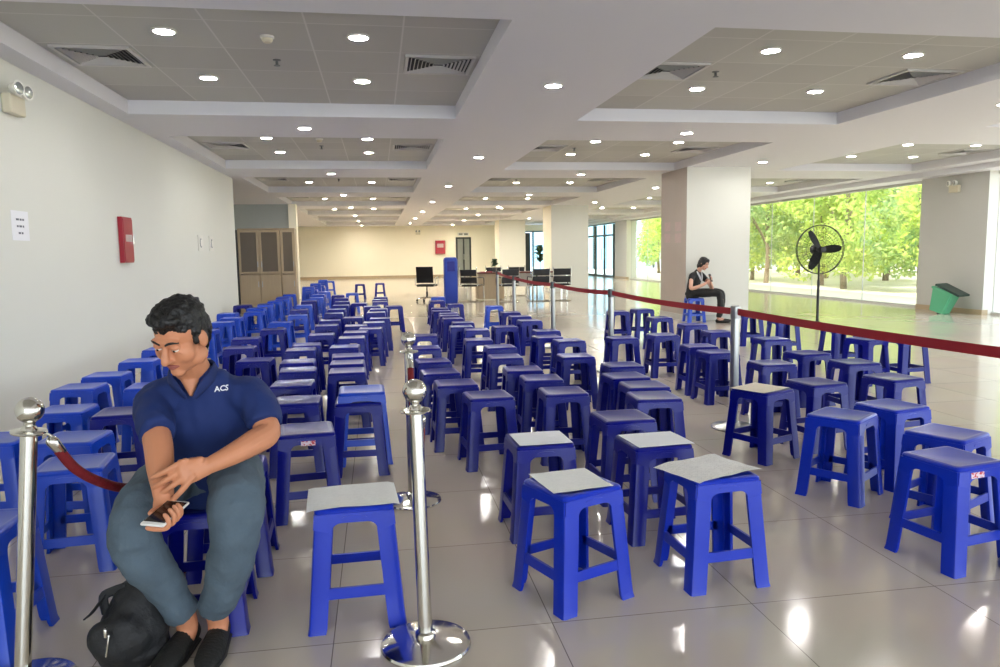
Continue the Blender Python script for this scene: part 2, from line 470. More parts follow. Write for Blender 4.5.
# facade on the right: piers, bulkhead, glazing
PIERS = [(2.2, 4.05), (13.0, 14.85), (23.8, 25.65), (34.6, 36.4)]
for y0, y1 in PIERS:
    bm = bmesh.new(); box(bm, 11.88, 12.4, y0, y1, 0, ZC)
    for f in bm.faces:
        if f.calc_center_median().x < 11.89: f.material_index = 1  # room side darker: its shade is in the colour
    struct('pillar_facade', bm, [M['pillar'], M['pale_side']])
    bm = bmesh.new(); box(bm, 11.865, 12.0, y0 - .005, y1 + .005, 0, .10); struct('baseboard_facade', bm, M['wood'])
bm = bmesh.new(); box(bm, 11.5, 12.4, YB, YF, 2.84, ZC + .02); struct('trim_bulkhead', bm, M['soffit'])
edges = [YB] + [v for p in PIERS for v in p] + [YF]
wn = 1
for y0, y1 in zip(edges[::2], edges[1::2]):
    f = bmesh.new()
    box(f, 12.08, 12.16, y0, y1, 0, .05); box(f, 12.08, 12.16, y0, y1, 2.78, 2.84)
    n = max(1, round((y1 - y0) / 2.3))
    for k in range(n + 1):
        y = y0 + (y1 - y0) * k / n
        box(f, 12.11, 12.13, y - .008, y + .008, .05, 2.78)
    far = y0 > 36
    name = 'window_%d' % wn; wn += 1
    fo = struct(name, f, M['dark_frame'] if far else M['pale_side'])
    g = bmesh.new(); quad(g, [(12.12, y0, .05), (12.12, y1, .05), (12.12, y1, 2.78), (12.12, y0, 2.78)])
    obj('pane', g, M['glass_blue'] if far else M['glass'], fo)
# glazed far doors inside the last window bay
f = bmesh.new()
for y in (37.0, 38.6, 40.2, 42.6): box(f, 11.98, 12.06, y - .06, y + .06, 0, 2.75)
box(f, 11.98, 12.06, 37.0, 42.6, 2.15, 2.24); box(f, 11.98, 12.06, 37.0, 42.6, .02, .1)
d = struct('door_2', f, M['dark_frame'])
h = bmesh.new()
for y in (38.4, 38.8): tube(h, [(11.93, y, .9), (11.93, y, 1.5)], .02, 8, 1)
obj('door_handle', h, M['steel'], d)
# door on the back wall
f = bmesh.new()
box(f, 4.46, 4.56, YF - .06, YF, 0, 2.28); box(f, 5.24, 5.34, YF - .06, YF, 0, 2.28); box(f, 4.46, 5.34, YF - .06, YF, 2.18, 2.28); box(f, 4.87, 4.95, YF - .06, YF, 0, 2.2)
d1 = struct('door_1', f, M['dark_frame'])
for a, b in ((4.56, 4.87), (4.95, 5.24)):
    g = bmesh.new(); box(g, a, b, YF - .04, YF, 0, 2.18); obj('door_panel', g, M['door_glass'], d1)
g = bmesh.new(); tube(g, [(4.91, YF - .1, 1.0), (4.91, YF - .1, 1.3)], .015, 8, 1); obj('door_handle', g, M['steel'], d1)
# glazed opening at the right end of the back wall
f = bmesh.new()
box(f, 8.15, 8.22, YF, YF + .1, 0, 2.6); box(f, 9.93, 10.0, YF, YF + .1, 0, 2.6); box(f, 8.15, 10.0, YF, YF + .1, 2.53, 2.6)
d3 = struct('door_3', f, M['dark_frame'])
g = bmesh.new(); box(g, 8.2, 8.85, YF - .05, YF, .0, 2.5); obj('door_leaf', g, M['dark_frame'], d3)
g = bmesh.new(); quad(g, [(8.85, YF + .05, 0), (9.95, YF + .05, 0), (9.95, YF + .05, 2.55), (8.85, YF + .05, 2.55)]); obj('pane', g, M['glass_blue'], d3)

# ------------------------------------------------------------------ lights and ceiling fittings
ORD = ['first', 'second', 'third', 'fourth', 'fifth', 'sixth', 'seventh', 'eighth', 'ninth', 'tenth', 'eleventh', 'twelfth', 'thirteenth',
       'fourteenth', 'fifteenth', 'sixteenth', 'seventeenth', 'eighteenth', 'nineteenth', 'twentieth', 'twenty-first', 'twenty-second',
       'twenty-third', 'twenty-fourth', 'twenty-fifth', 'twenty-sixth', 'twenty-seventh', 'twenty-eighth', 'twenty-ninth', 'thirtieth',
       'thirty-first', 'thirty-second', 'thirty-third', 'thirty-fourth']
def make_light(face='lampface'):
    r = empty('ceiling_light', (0, 0, 0))
    b = bmesh.new()
    lathe(b, [(.088, -.0), (.088, -.012), (.074, -.016), (.074, -.004)], seg=24)
    b2 = bmesh.new()
    prof = [(.092, 0), (.092, -.010), (.076, -.014), (.076, 0)]
    seg = 24; rings = [[b2.verts.new((q * math.cos(2 * PI * i / seg), q * math.sin(2 * PI * i / seg), z)) for i in range(seg)] for q, z in prof]
    for A, B in zip(rings, rings[1:]):
        for i in range(seg): b2.faces.new((A[i], A[(i + 1) % seg], B[(i + 1) % seg], B[i]))
    b.free()
    obj('frame', b2, M['white_pl'], r, True)
    b = bmesh.new(); lathe(b, [(.076, -.006), (.076, -.003)], seg=24); obj('diffuser', b, M[face], r)
    return r
light0 = {0: make_light(), 1: make_light('lampface_far')}; used_l = {0: False, 1: False}
def light(x, y, z, label, group):
    f = 1 if y > 24 else 0
    o = light0[f] if not used_l[f] else dup(light0[f])
    used_l[f] = True
    o.location = (x, y, z); tag(o, label, 'ceiling light', group)
bayname = ['left', 'middle', 'right']
LX = [(-1.56, -.1), (3.43, 4.81), (8.9, 10.2)]
for bi in range(3):
    for k, (c, d) in enumerate(BY):
        if k == 0: continue
        if bi == 2 and k == 7: continue
        for sx, x in zip(('left', 'right'), LX[bi]):
            for sy, y in zip(('near', 'far'), (c + 1.05, c + 2.57)):
                light(x, y, ZP, 'round recessed downlight, %s %s lamp of the %s recess, %s ceiling row' % (sy, sx, ORD[k - 1], bayname[bi]), 'downlights in the ceiling recesses')
for k in range(1, 8):
    yc = BY[k][0] + 1.9
    light(1.69, yc, ZC, 'round downlight on the wide central ceiling beam, %s from the camera' % ORD[k - 1], 'downlights along the central beam')
    light(6.95, yc + .4, ZC, 'round downlight on the ceiling beam above the pillars, %s from the camera' % ORD[k - 1], 'downlights along the pillar beam')
    yb = BY[k][1] + .77
    light(-.85, yb, ZC, 'round downlight on the %s cross beam between the left ceiling recesses' % ORD[k - 1], 'downlights on the cross beams')
    light(4.16, yb, ZC, 'round downlight on the %s cross beam between the middle ceiling recesses' % ORD[k - 1], 'downlights on the cross beams')
    if k < 6: light(-4.6, yb + 4.2, ZC, 'round downlight over the cabinet recess, %s from the camera' % ORD[k - 1], 'downlights over the cabinet recess') if k > 1 else None

def make_vent():
    r = empty('ceiling_vent', (0, 0, 0)); s = .31
    b = bmesh.new()
    for x0, x1, y0, y1 in ((-s, s, -s, -s + .03), (-s, s, s - .03, s), (-s, -s + .03, -s + .03, s - .03), (s - .03, s, -s + .03, s - .03)):
        box(b, x0, x1, y0, y1, -.02, .0)
    obj('frame', b, M['vent'], r)
    b = bmesh.new(); quad(b, [(-s, -s, -.001), (s, -s, -.001), (s, s, -.001), (-s, s, -.001)]); obj('throat', b, M['vent_dark'], r)
    # four fields of slanted blades meeting on the diagonals
    b = bmesh.new()
    for k in range(7):
        q = .055 + .034 * k
        for a in range(4):
            R = Matrix.Rotation(a * PI / 2, 4, 'Z')
            vs = [b.verts.new(p) for p in ((-q, q, -.018), (q, q, -.018), (q - .012, q - .012, -.003), (-q + .012, q - .012, -.003))]
            b.faces.new(vs); bmesh.ops.transform(b, matrix=R, verts=vs)
    obj('blades', b, M['vent'], r)
    return r
vent0 = make_vent(); used_v = [False]
VX = [(-2.27, .60), (2.80, 5.45), (8.4, 10.7)]
for bi in range(3):
    for k in range(1, 7):
        if bi == 2 and k > 4: continue
        for sx, x in zip(('left', 'right'), VX[bi]):
            o = vent0 if not used_v[0] else dup(vent0); used_v[0] = True
            o.location = (x, BY[k][0] + 1.85, ZP)
            tag(o, 'square slatted vent, %s side of the %s recess, %s ceiling row' % (sx, ORD[k - 1], bayname[bi]), 'vent', 'air vents in the ceiling')
for bi, x in ((0, -.83), (1, 3.3)):
    for k in (1, 2, 3):
        r = empty('fire_sprinkler', (x, BY[k][0] + 1.85, ZP), 0, 'small sprinkler head in the middle of the %s ceiling recess of the %s row' % (ORD[k - 1], bayname[bi]), 'sprinkler', 'sprinkler heads')
        b = bmesh.new(); lathe(b, [(.035, 0), (.035, -.006), (.012, -.01), (.012, -.04), (.0, -.042)], seg=14); obj('body', b, M['dark_steel'], r, True)
        b = bmesh.new(); lathe(b, [(.028, -.052), (.028, -.048)], seg=14); box(b, -.012, -.008, -.003, .003, -.05, -.02); box(b, .008, .012, -.003, .003, -.05, -.02); obj('deflector', b, M['dark_steel'], r)
for k in (1, 2):
    r = empty('smoke_detector', (-.81, BY[k][0] + 1.12, ZP), 0, 'white round smoke detector in the %s ceiling recess of the left row' % ORD[k - 1], 'smoke detector', 'smoke detectors')
    b = bmesh.new(); lathe(b, [(.055, 0), (.055, -.014), (.044, -.02)], seg=20); obj('base', b, M['white_pl'], r, True)
    b = bmesh.new(); lathe(b, [(.042, -.02), (.042, -.034), (.03, -.05), (0, -.052)], seg=20); obj('sensor_head', b, M['cream_pl'], r, True)
# ------------------------------------------------------------------ stools
SH, SA, SB, ST = .46, .142, .178, .013
def wz(z): return SB + (SA - SB) * z / SH
def leg_bm(sx, sy):
    bm = bmesh.new(); rings = []
    for z, e in ((0, .003), (.02, .0), (.20, 0), (.43, 0)):
        w = wz(z) + e; Lg = .066 + .002 * z / SH; c = .011; t = ST
        P = [(w - c, w), (w - c * .3, w - c * .3), (w, w - c), (w, w - Lg), (w - t, w - Lg), (w - t, w - t - .006), (w - t - .006, w - t), (w - Lg, w - t), (w - Lg, w)]
        rings.append([bm.verts.new((sx * x, sy * y, z)) for x, y in P])
    n = len(rings[0])
    for a, b in zip(rings, rings[1:]):
        for i in range(n): bm.faces.new((a[i], a[(i + 1) % n], b[(i + 1) % n], b[i]))
    bm.faces.new(rings[0][::-1]); bm.faces.new(rings[-1])
    return bm
def side_fn(k):
    c, s = round(math.cos(k * PI / 2)), round(math.sin(k * PI / 2))
    def fn(u, z, t):   # t measured inward from the outer face
        x, y = u, -(wz(z) - t)
        return (c * x - s * y, s * x + c * y, z)
    return fn
def rung_bm(k):
    bm = bmesh.new(); z0, z1 = .125, .165
    prism(bm, [(-(wz(z0) - .045), z0), (wz(z0) - .045, z0), (wz(z1) - .045, z1), (-(wz(z1) - .045), z1)], side_fn(k), .002, .013)
    return bm
def seat_bm(slots=True):
    bm = bmesh.new()
    def rr(h, r, z, n=5):
        P = []
        for cx, cy, a0 in ((1, 1, 0), (-1, 1, 90), (-1, -1, 180), (1, -1, 270)):
            for i in range(n + 1):
                a = math.radians(a0 + 90 * i / n)
                P.append(bm.verts.new((cx * (h - r) + r * math.cos(a), cy * (h - r) + r * math.sin(a), z)))
        return P
    R = [rr(SA - .004, .02, .428), rr(SA + .001, .02, .430), rr(SA + .002, .02, .450), rr(SA - .002, .02, .457), rr(SA - .010, .018, .460), rr(SA - .020, .014, .460), rr(SA - .026, .012, .4575)]
    for a, b in zip(R, R[1:]):
        for i in range(len(a)): bm.faces.new((a[i], a[(i + 1) % len(a)], b[(i + 1) % len(a)], b[i]))
    bm.faces.new(R[0][::-1]); bm.faces.new(R[-1])
    for k in range(4):
        fn = side_fn(k)
        wi = wz(.37) - .067; P = [(-wz(.44) + .004, .44), (-(wz(.385) - .004), .385), (-(wz(.37) - .062), .37)]
        for i in range(6):
            a = math.radians(180 - 90 * i / 5); P.append((-(wi - .035) + .035 * math.cos(a), .375 + .030 * math.sin(a)))
        P += [(-s, z) for s, z in P[::-1]]
        prism(bm, P, fn, -.0012, .011)
        if slots and k in (0, 2):
            E = [(.045 * math.cos(2 * PI * i / 20), .421 + .010 * math.sin(2 * PI * i / 20)) for i in range(20)]
            prism(bm, E, fn, -.003, .004)
    return bm
# three non-slip rings on the seat belong to the seat surface
def make_stool(m):
    r = empty('plastic_stool', (0, 0, -50))
    obj('seat', seat_bm(), m, r, True, 30)
    for sx in (-1, 1):
        for sy in (-1, 1): obj('leg', leg_bm(sx, sy), m, r, True, 30)
    for k in range(4): obj('stretcher', rung_bm(k), m, r)
    return r
protos = {'D': make_stool(M['navy']), 'L': make_stool(M['royal']), 'K': make_stool(M['navy_daylit'])}
fresh = {k: True for k in protos}
def place_stool(tone, x, y, rot, label, group, z=0.0):
    if fresh[tone]: o = protos[tone]; fresh[tone] = False
    else: o = dup(protos[tone])
    o.location = (x, y, z); o.rotation_euler = (0, 0, rot)
    tag(o, label, 'stool', group)
    return o
COLS = {'W': ('in the column along the left wall', 'stools along the left wall'),
        'C': ('in the second column from the left wall', 'second column of stools from the left wall'),
        'B': ('in the third column from the left wall', 'third column of stools from the left wall'),
        'A': ('in the column left of the aisle', 'stools on the left edge of the aisle'),
        'M1': ('in the column right of the aisle', 'stools on the right edge of the aisle'),
        'M2': ('in the second column right of the aisle', 'second stool column right of the aisle'),
        'M3': ('in the column left of the belt', 'stools left of the belt barrier'),
        'R1': ('in the column right of the belt', 'stools right of the belt barrier'),
        'R2': ('in the second column beyond the belt', 'second stool column beyond the belt barrier'),
        'R3': ('in the column nearest the windows', 'stools nearest the windows')}
STOOLS = [
  ('A',-0.15,4.75,0.00,'D'),('A',-0.27,5.98,-0.00,'D'),('A',-0.29,6.44,-0.02,'D'),('A',-0.30,6.89,0.07,'D'),
  ('A',-0.36,7.58,-0.04,'D'),('A',-0.32,8.40,-0.01,'D'),('A',-0.29,8.99,-0.03,'D'),('A',-0.12,9.37,-0.04,'D'),
  ('A',-0.31,9.80,0.04,'D'),('A',-0.08,10.19,0.02,'D'),('A',-0.00,10.82,-0.03,'D'),('A',-0.06,11.95,-0.02,'D'),
  ('A',-0.02,12.65,-0.05,'D'),('A',0.25,13.26,0.06,'D'),('A',-0.13,13.33,0.03,'D'),('A',0.01,14.60,0.03,'D'),
  ('A',0.00,15.30,-0.00,'D'),('A',0.03,16.11,-0.03,'D'),('A',0.03,23.94,0.01,'D'),('B',-0.41,4.00,0.12,'D'),
  ('B',-0.54,4.83,0.01,'D'),('B',-0.64,5.48,-0.03,'D'),('B',-0.67,6.13,0.06,'D'),('B',-0.72,6.62,0.01,'D'),
  ('B',-0.78,7.46,0.05,'D'),('B',-0.76,7.86,0.05,'D'),('B',-0.68,8.82,0.00,'D'),('B',-0.69,9.94,-0.01,'D'),
  ('B',-0.70,10.70,0.01,'D'),('B',-0.39,11.08,-0.06,'D'),('B',-0.72,11.97,-0.01,'D'),
  ('B',-0.72,12.84,-0.05,'D'),('B',-0.70,13.84,-0.03,'D'),('B',-0.38,14.28,-0.06,'D'),
  ('B',-0.72,14.90,0.02,'D'),('B',-0.80,16.10,0.03,'D'),('B',-0.93,17.31,0.04,'D'),('B',-0.64,18.07,0.02,'L'),
  ('B',-0.58,23.46,-0.03,'D'),('C',-1.16,4.96,0.06,'D'),('C',-1.03,5.46,-0.06,'D'),('C',-1.40,6.16,-0.00,'D'),
  ('C',-1.11,6.82,-0.05,'D'),('C',-1.41,7.79,0.00,'D'),('C',-1.49,8.63,0.02,'D'),('C',-1.33,9.61,0.01,'D'),
  ('C',-1.36,10.59,-0.06,'L'),('C',-1.25,11.76,0.05,'L'),('C',-1.35,12.90,0.05,'D'),('C',-1.38,14.09,0.05,'L'),
  ('C',-1.40,15.30,0.01,'D'),('C',-1.35,16.50,0.06,'L'),('C',-1.40,17.70,-0.01,'L'),('C',-1.35,19.00,0.05,'L'),
  ('H',-0.70,2.86,0.05,'D'),('H',-0.68,3.36,0.05,'D'),('M1',0.68,4.72,0.08,'D'),('M1',0.52,5.22,0.03,'D'),
  ('M1',0.45,5.75,0.06,'D'),('M1',0.44,6.36,0.06,'D'),('M1',0.43,7.28,0.03,'D'),('M1',0.49,8.37,-0.06,'D'),
  ('M2',1.30,3.38,0.05,'D'),('M2',0.76,3.52,0.04,'D'),('M2',1.33,3.93,0.05,'D'),('M2',1.19,4.74,-0.02,'D'),
  ('M2',1.16,5.28,-0.05,'D'),('M2',1.11,5.73,-0.04,'D'),('M2',1.09,6.45,-0.03,'D'),('M2',1.16,7.16,0.04,'D'),
  ('M2',1.03,7.81,-0.01,'D'),('M2',1.15,8.85,-0.05,'D'),('M2',1.01,9.28,-0.02,'D'),('M2',1.09,9.81,-0.04,'D'),
  ('M2',1.02,10.46,0.02,'D'),('M2',1.02,10.95,-0.02,'D'),('M2',1.05,11.36,0.04,'D'),('M2',0.98,11.90,0.05,'D'),
  ('M2',1.00,12.46,-0.06,'D'),('M2',1.35,13.35,-0.04,'D'),('M2',1.10,14.40,0.05,'D'),
  ('M2',1.22,15.62,-0.06,'L'),('M3',1.71,4.44,-0.06,'D'),('M3',1.79,4.83,-0.05,'D'),('M3',1.79,5.22,0.04,'D'),
  ('M3',1.94,5.74,-0.02,'D'),('M3',1.71,6.35,-0.01,'D'),('M3',1.94,7.47,0.02,'D'),('M3',2.55,7.56,-0.03,'D'),
  ('M3',1.80,7.86,0.06,'D'),('M3',1.93,8.49,-0.01,'D'),('M3',1.54,9.11,0.04,'D'),('M3',2.00,9.82,0.07,'D'),
  ('M3',2.00,10.50,0.02,'D'),('M3',1.99,11.24,-0.03,'D'),('M3',1.95,12.60,-0.07,'L'),('N',0.74,2.81,0.40,'D'),
  ('N',-0.12,2.82,0.03,'D'),('N',1.36,2.86,0.07,'D'),('R1',2.47,2.82,0.19,'D'),('R1',2.78,3.22,0.45,'D'),
  ('R1',2.53,3.70,0.62,'D'),('R1',2.96,3.86,0.25,'D'),('R1',2.49,4.50,0.42,'D'),('R1',2.98,4.66,0.15,'D'),
  ('R1',3.14,5.54,-0.05,'D'),('R1',3.02,6.27,0.02,'D'),('R1',3.04,6.71,-0.06,'D'),('R1',3.07,7.71,-0.04,'D'),
  ('R2',3.61,4.71,0.20,'D'),('R2',3.80,5.42,-0.01,'D'),('R2',3.74,6.00,0.07,'D'),('R2',3.99,7.05,-0.04,'D'),
  ('R2',3.77,7.82,-0.05,'D'),('R2',3.83,8.66,-0.06,'D'),('R2',3.81,9.71,-0.01,'D'),('R2',3.60,10.88,-0.06,'D'),
  ('R2',4.08,11.13,0.07,'D'),('R3',5.30,6.76,0.06,'D'),('R3',4.88,6.79,0.30,'D'),('R3',5.28,7.83,0.00,'D'),
  ('R3',5.21,8.93,-0.00,'D'),('R3',5.25,9.92,-0.06,'D'),('R3',5.95,13.38,-0.05,'L'),('W',-1.44,2.79,-0.04,'L'),
  ('W',-1.39,3.55,0.10,'L'),('W',-1.59,4.07,-0.06,'L'),('W',-1.98,4.14,-0.04,'L'),('W',-1.55,4.71,0.06,'D'),
  ('W',-1.93,4.86,-0.01,'L'),('W',-1.66,5.63,0.04,'L'),('W',-2.16,5.71,-0.05,'L'),('W',-2.16,6.26,-0.01,'L'),
  ('W',-2.15,7.05,0.04,'L'),('W',-2.20,7.90,-0.03,'L'),('W',-2.20,8.64,0.03,'L'),('W',-2.18,9.74,-0.06,'L'),
  ('W',-2.19,10.86,0.01,'L'),('W',-2.20,11.60,-0.03,'L'),('W',-2.43,12.52,-0.03,'L'),
  ('W',-2.04,12.67,-0.05,'L'),('W',-2.15,13.60,-0.04,'L'),('W',-2.54,14.49,-0.04,'D'),
  ('W',-2.15,14.69,0.06,'L'),('W',-2.09,15.56,0.05,'L'),('W',-2.02,16.21,0.04,'L'),('W',-2.10,17.00,-0.03,'L'),
  ('W',-2.10,18.10,0.04,'L'),('W',-1.76,19.22,0.04,'L'),('W',-1.76,20.17,-0.04,'L'),('W',-1.76,21.40,-0.04,'L'),
  ('W',-1.76,22.80,-0.05,'L'),('W',-1.76,24.26,-0.03,'L'),('W',-1.69,26.69,0.02,'L'),]

SPECIAL = {
    ('N', -.12): 'blue plastic stool seen square-on with a printed paper on it, beside the ball-top post',
    ('N', .74): 'blue plastic stool turned corner-first, white paper on its seat',
    ('N', 1.36): 'blue plastic stool with a crumpled newspaper overhanging its seat',
    ('M2', .76): 'blue plastic stool under a blank white paper, behind the corner-turned front stool',
    ('M2', 1.30): 'blue plastic stool under a blank white paper, behind the newspaper stool',
    ('R1', 2.49): 'blue plastic stool under a cream paper, beside the second belt post',
    ('R1', 2.47): 'blue plastic stool with a red sticker on its apron, nearest the right edge',
    ('R1', 2.78): 'blue plastic stool half hidden behind the red-stickered stool',
    ('R1', 2.53): 'scuffed blue plastic stool turned diagonally, in the open right of the newspaper stool',
    ('H', -.70): 'dark blue plastic stool the seated man in jeans sits on',
    ('H', -.68): 'dark blue plastic stool hidden directly behind the seated man',
    ('R3', 5.95): 'light blue plastic stool the woman in black sits on by the pillar',
    ('B', -.41): 'blue plastic stool with a pink sticker, at the right elbow of the seated man',
    ('A', -.15): 'dark blue plastic stool with a lighter stool stacked on it, beside the aisle',
    ('W', -1.39): 'bright blue plastic stool behind the left rope post, under the red rope',
    ('W', -1.44): 'bright blue plastic stool cut by the left picture edge, nearest the left rope post',
}
count = {}
for b, x, y, rot, t in STOOLS:
    count[b] = count.get(b, -1) + 1
    if t == 'D' and b in ('N', 'R1') and y < 4.0: t = 'K'  # near dark stools take the copy coloured as daylit
    tone = {'L': 'light blue', 'D': 'dark blue', 'K': 'blue'}[t]
    key = (b, x)
    lab = SPECIAL.get(key) or '%s plastic stool, %s from the camera %s' % (tone, ORD[count[b]], COLS[b][0])
    if b in ('N', 'H'): g = None
    else: g = COLS[b][1]
    s = place_stool(t, x, y, rot, lab, g)
    if key in (('B', -.41), ('R1', 2.47)):
        bm = bmesh.new(); fn = side_fn(0)
        prism(bm, [(-.03, .400), (.042, .400), (.042, .424), (-.03, .424)] if key[0] == 'B' else [(-.075, .408), (.0, .408), (.0, .432), (-.075, .432)], fn, -.0045, .001)
        tag(obj('sticker', bm, M['sticker'], s), 'pink and red printed sticker' )
place_stool('L', -.13, 4.77, .02, 'light blue plastic stool stacked on top of a dark blue one beside the aisle', 'stacked stools', .062)
for k, (x, y) in enumerate(((-1.76, 19.22), (-1.76, 21.40), (-1.76, 24.26))):
    for j in (1, 2):
        place_stool('L', x, y, .03 * j, 'light blue stool, %s of the %s stack in the wall column' % (('middle one', 'topmost')[j - 1], ORD[k]), 'stacked stools', .062 * j)

# papers on the stools
def paper(x, y, rz, w, d, m, label, amp=.004, droop=.0, seed=1, lift=.0):
    from mathutils import noise as NZ
    bm = bmesh.new(); n = 14
    V = [[None] * (n + 1) for _ in range(n + 1)]
    for i in range(n + 1):
        for j in range(n + 1):
            u = (i / n - .5) * w; v = (j / n - .5) * d
            z = amp * (1 + NZ.noise(Vector((u * 11 + seed * 7, v * 11, seed)))) * .9
            over = max(0, max(abs(u), abs(v)) - .145)
            z -= over * droop
            V[i][j] = bm.verts.new((u, v, z + lift))
    for i in range(n):
        for j in range(n): bm.faces.new((V[i][j], V[i + 1][j], V[i + 1][j + 1], V[i][j + 1]))
    o = obj('paper_sheet', bm, m, None, True, None)
    o.location = (x, y, .4612); o.rotation_euler = (0, 0, rz)
    return tag(o, label, 'paper', 'papers lying on stools')
paper(-.125, 2.80, .06, .335, .27, M['paper'], 'creased printed sheet on the stool seen square-on beside the ball-top post', .005, .25, 1)
paper(.735, 2.82, .17, .255, .265, M['paper'], 'white sheet lying slightly askew on the corner-turned stool', .003, .1, 2)
paper(1.345, 2.865, .36, .36, .27, M['paper_news'], 'crumpled newspaper sheet overhanging the stool it covers', .007, .15, 3)
paper(.765, 3.51, .04, .265, .245, M['white_paper'], 'blank white sheet on the stool behind the corner-turned one', .002, 0, 4)
paper(1.31, 3.37, .08, .285, .255, M['white_paper'], 'blank white sheet on the stool behind the newspaper stool', .002, 0, 5)
paper(2.47, 4.50, .50, .30, .26, M['paper_cream'], 'cream sheet on the stool beside the second belt post', .003, .1, 6)

# ------------------------------------------------------------------ stanchions and ropes
def ball_post(x, y, label, tilt=0.0, hooks=()):
    r = empty('rope_post', (x, y, 0), 0, label, 'stanchion', 'ball-top rope posts')
    TM = Matrix.Rotation(tilt, 4, 'Y')
    b = bmesh.new(); lathe(b, [(.158, 0), (.160, .006), (.156, .014), (.13, .022), (.06, .030), (.032, .036)], seg=48); obj('base', b, M['chrome'], r, True)
    b = bmesh.new(); lathe(b, [(.036, .034), (.036, .05), (.026, .056), (.0245, .07), (.0245, .84)], seg=28, M=TM); obj('pole', b, M['chrome'], r, True)
    b = bmesh.new(); lathe(b, [(.026, .838), (.05, .842), (.052, .846), (.05, .850), (.03, .853)], seg=32, M=TM); obj('collar', b, M['chrome'], r, True)
    b = bmesh.new()
    P = [(.0245, .852), (.021, .862), (.016, .868), (.018, .878)] + [(.041 * math.cos(a), .915 + .041 * math.sin(a)) for a in [math.radians(d) for d in range(-62, 90, 12)]] + [(0, .956)]
    lathe(b, P, seg=28, M=TM); obj('ball_finial', b, M['chrome'], r, True)
    for ang in hooks:
        b = bmesh.new(); c = Vector((math.cos(ang), math.sin(ang), 0))
        pts = [c * .024 + Vector((0, 0, .835)), c * .045 + Vector((0, 0, .838)), c * .06 + Vector((0, 0, .828)), c * .062 + Vector((0, 0, .812))]
        tube(b, [TM @ p for p in pts], .005, 8, 4); obj('hook', b, M['chrome'], r, True)
    return r
ball_post(.125, 2.50, 'shiny steel ball-top rope post beside the paper-covered front stool', -.018, (1.62,))
ball_post(.15, 4.05, 'shiny steel ball-top rope post farther down the central aisle', 0, (-1.52,))
ball_post(-1.18, 2.48, 'shiny steel ball-top rope post in front of the left stools', .10, (.35,))
def rope(name, pts, label, ends):
    b = bmesh.new(); tube(b, pts, .0165, 12, 8)
    o = obj(name, b, M['velvet'], None, True, None); tag(o, label, 'rope', 'dark red velvet ropes')
    for e0, e1 in ends:
        b = bmesh.new(); tube(b, [e0, e1], [.019, .017], 12, 2); obj('end_cap', b, M['chrome'], o, True)
P0, P1 = Vector((.13, 2.565, .80)), Vector((.153, 3.985, .80))
pts = [P0.lerp(P1, t) - Vector((0, 0, .36 * 4 * t * (1 - t))) for t in [i / 10 for i in range(11)]]
rope('velvet_rope', pts, 'dark red velvet rope hanging between the two ball-top posts of the aisle', [(pts[0], pts[0] + (pts[1] - pts[0]) * .25), (pts[-1], pts[-1] + (pts[-2] - pts[-1]) * .25)])
pts = [Vector(p) for p in ((-1.040, 2.502, .802), (-1.00, 2.55, .70), (-.955, 2.63, .625), (-.912, 2.75, .562), (-.87, 2.90, .53), (-.88, 3.04, .46), (-.92, 3.10, .36), (-.95, 3.16, .16), (-.93, 3.22, .025), (-.86, 3.35, .018))]
rope('velvet_rope', pts, 'dark red velvet rope drooping from the left post to behind the seated man', [(pts[0], pts[0] + (pts[1] - pts[0]) * .4)])

def belt_post(x, y, label, nxt=None, sag=.03):
    r = empty('belt_post', (x, y, 0), 0, label, 'stanchion', 'posts of the red belt barrier')
    b = bmesh.new(); lathe(b, [(.165, 0), (.168, .01), (.160, .022), (.10, .036), (.04, .046)], seg=40); obj('base', b, M['steel'], r, True)
    b = bmesh.new(); lathe(b, [(.033, .04), (.033, .86)], seg=24); obj('pole', b, M['steel'], r, True)
    b = bmesh.new(); lathe(b, [(.036, .855), (.037, .86), (.037, .945), (.033, .95), (0, .951)], seg=24); obj('belt_head', b, M['dark_steel'] if y > 7 else M['steel'], r, True)
    if nxt:
        b = bmesh.new(); d = Vector((nxt[0] - x, nxt[1] - y, 0)); L = d.length; d.normalize(); n = 14
        row = []
        for i in range(n + 1):
            t = i / n; p = d * (.037 + (L - .074) * t); z = .905 - sag * 4 * t * (1 - t)
            row.append((bm_v(b, p, z - .026), bm_v(b, p, z + .026)))
        for a, c in zip(row, row[1:]): b.faces.new((a[0], c[0], c[1], a[1]))
        obj('belt', b, M['belt'], r)
    return r
def bm_v(b, p, z): return b.verts.new((p.x, p.y, z))
BP = [(2.75, 2.60), (2.68, 5.27), (2.60, 8.10), (2.47, 10.4), (2.45, 13.4), (2.75, 17.2)]
BL = ['steel belt post at the right edge of the picture', 'steel belt post beside the stool with the cream paper', 'grey belt post left of the pillar, third from the camera',
      'dark grey belt post in front of the office chairs, fourth from the camera', 'thin belt post in front of the desk, fifth from the camera', 'farthest belt post right by the desk']
for i, (x, y) in enumerate(BP): belt_post(x, y, BL[i], BP[i + 1] if i < len(BP) - 1 else None, .02 if i else .012)

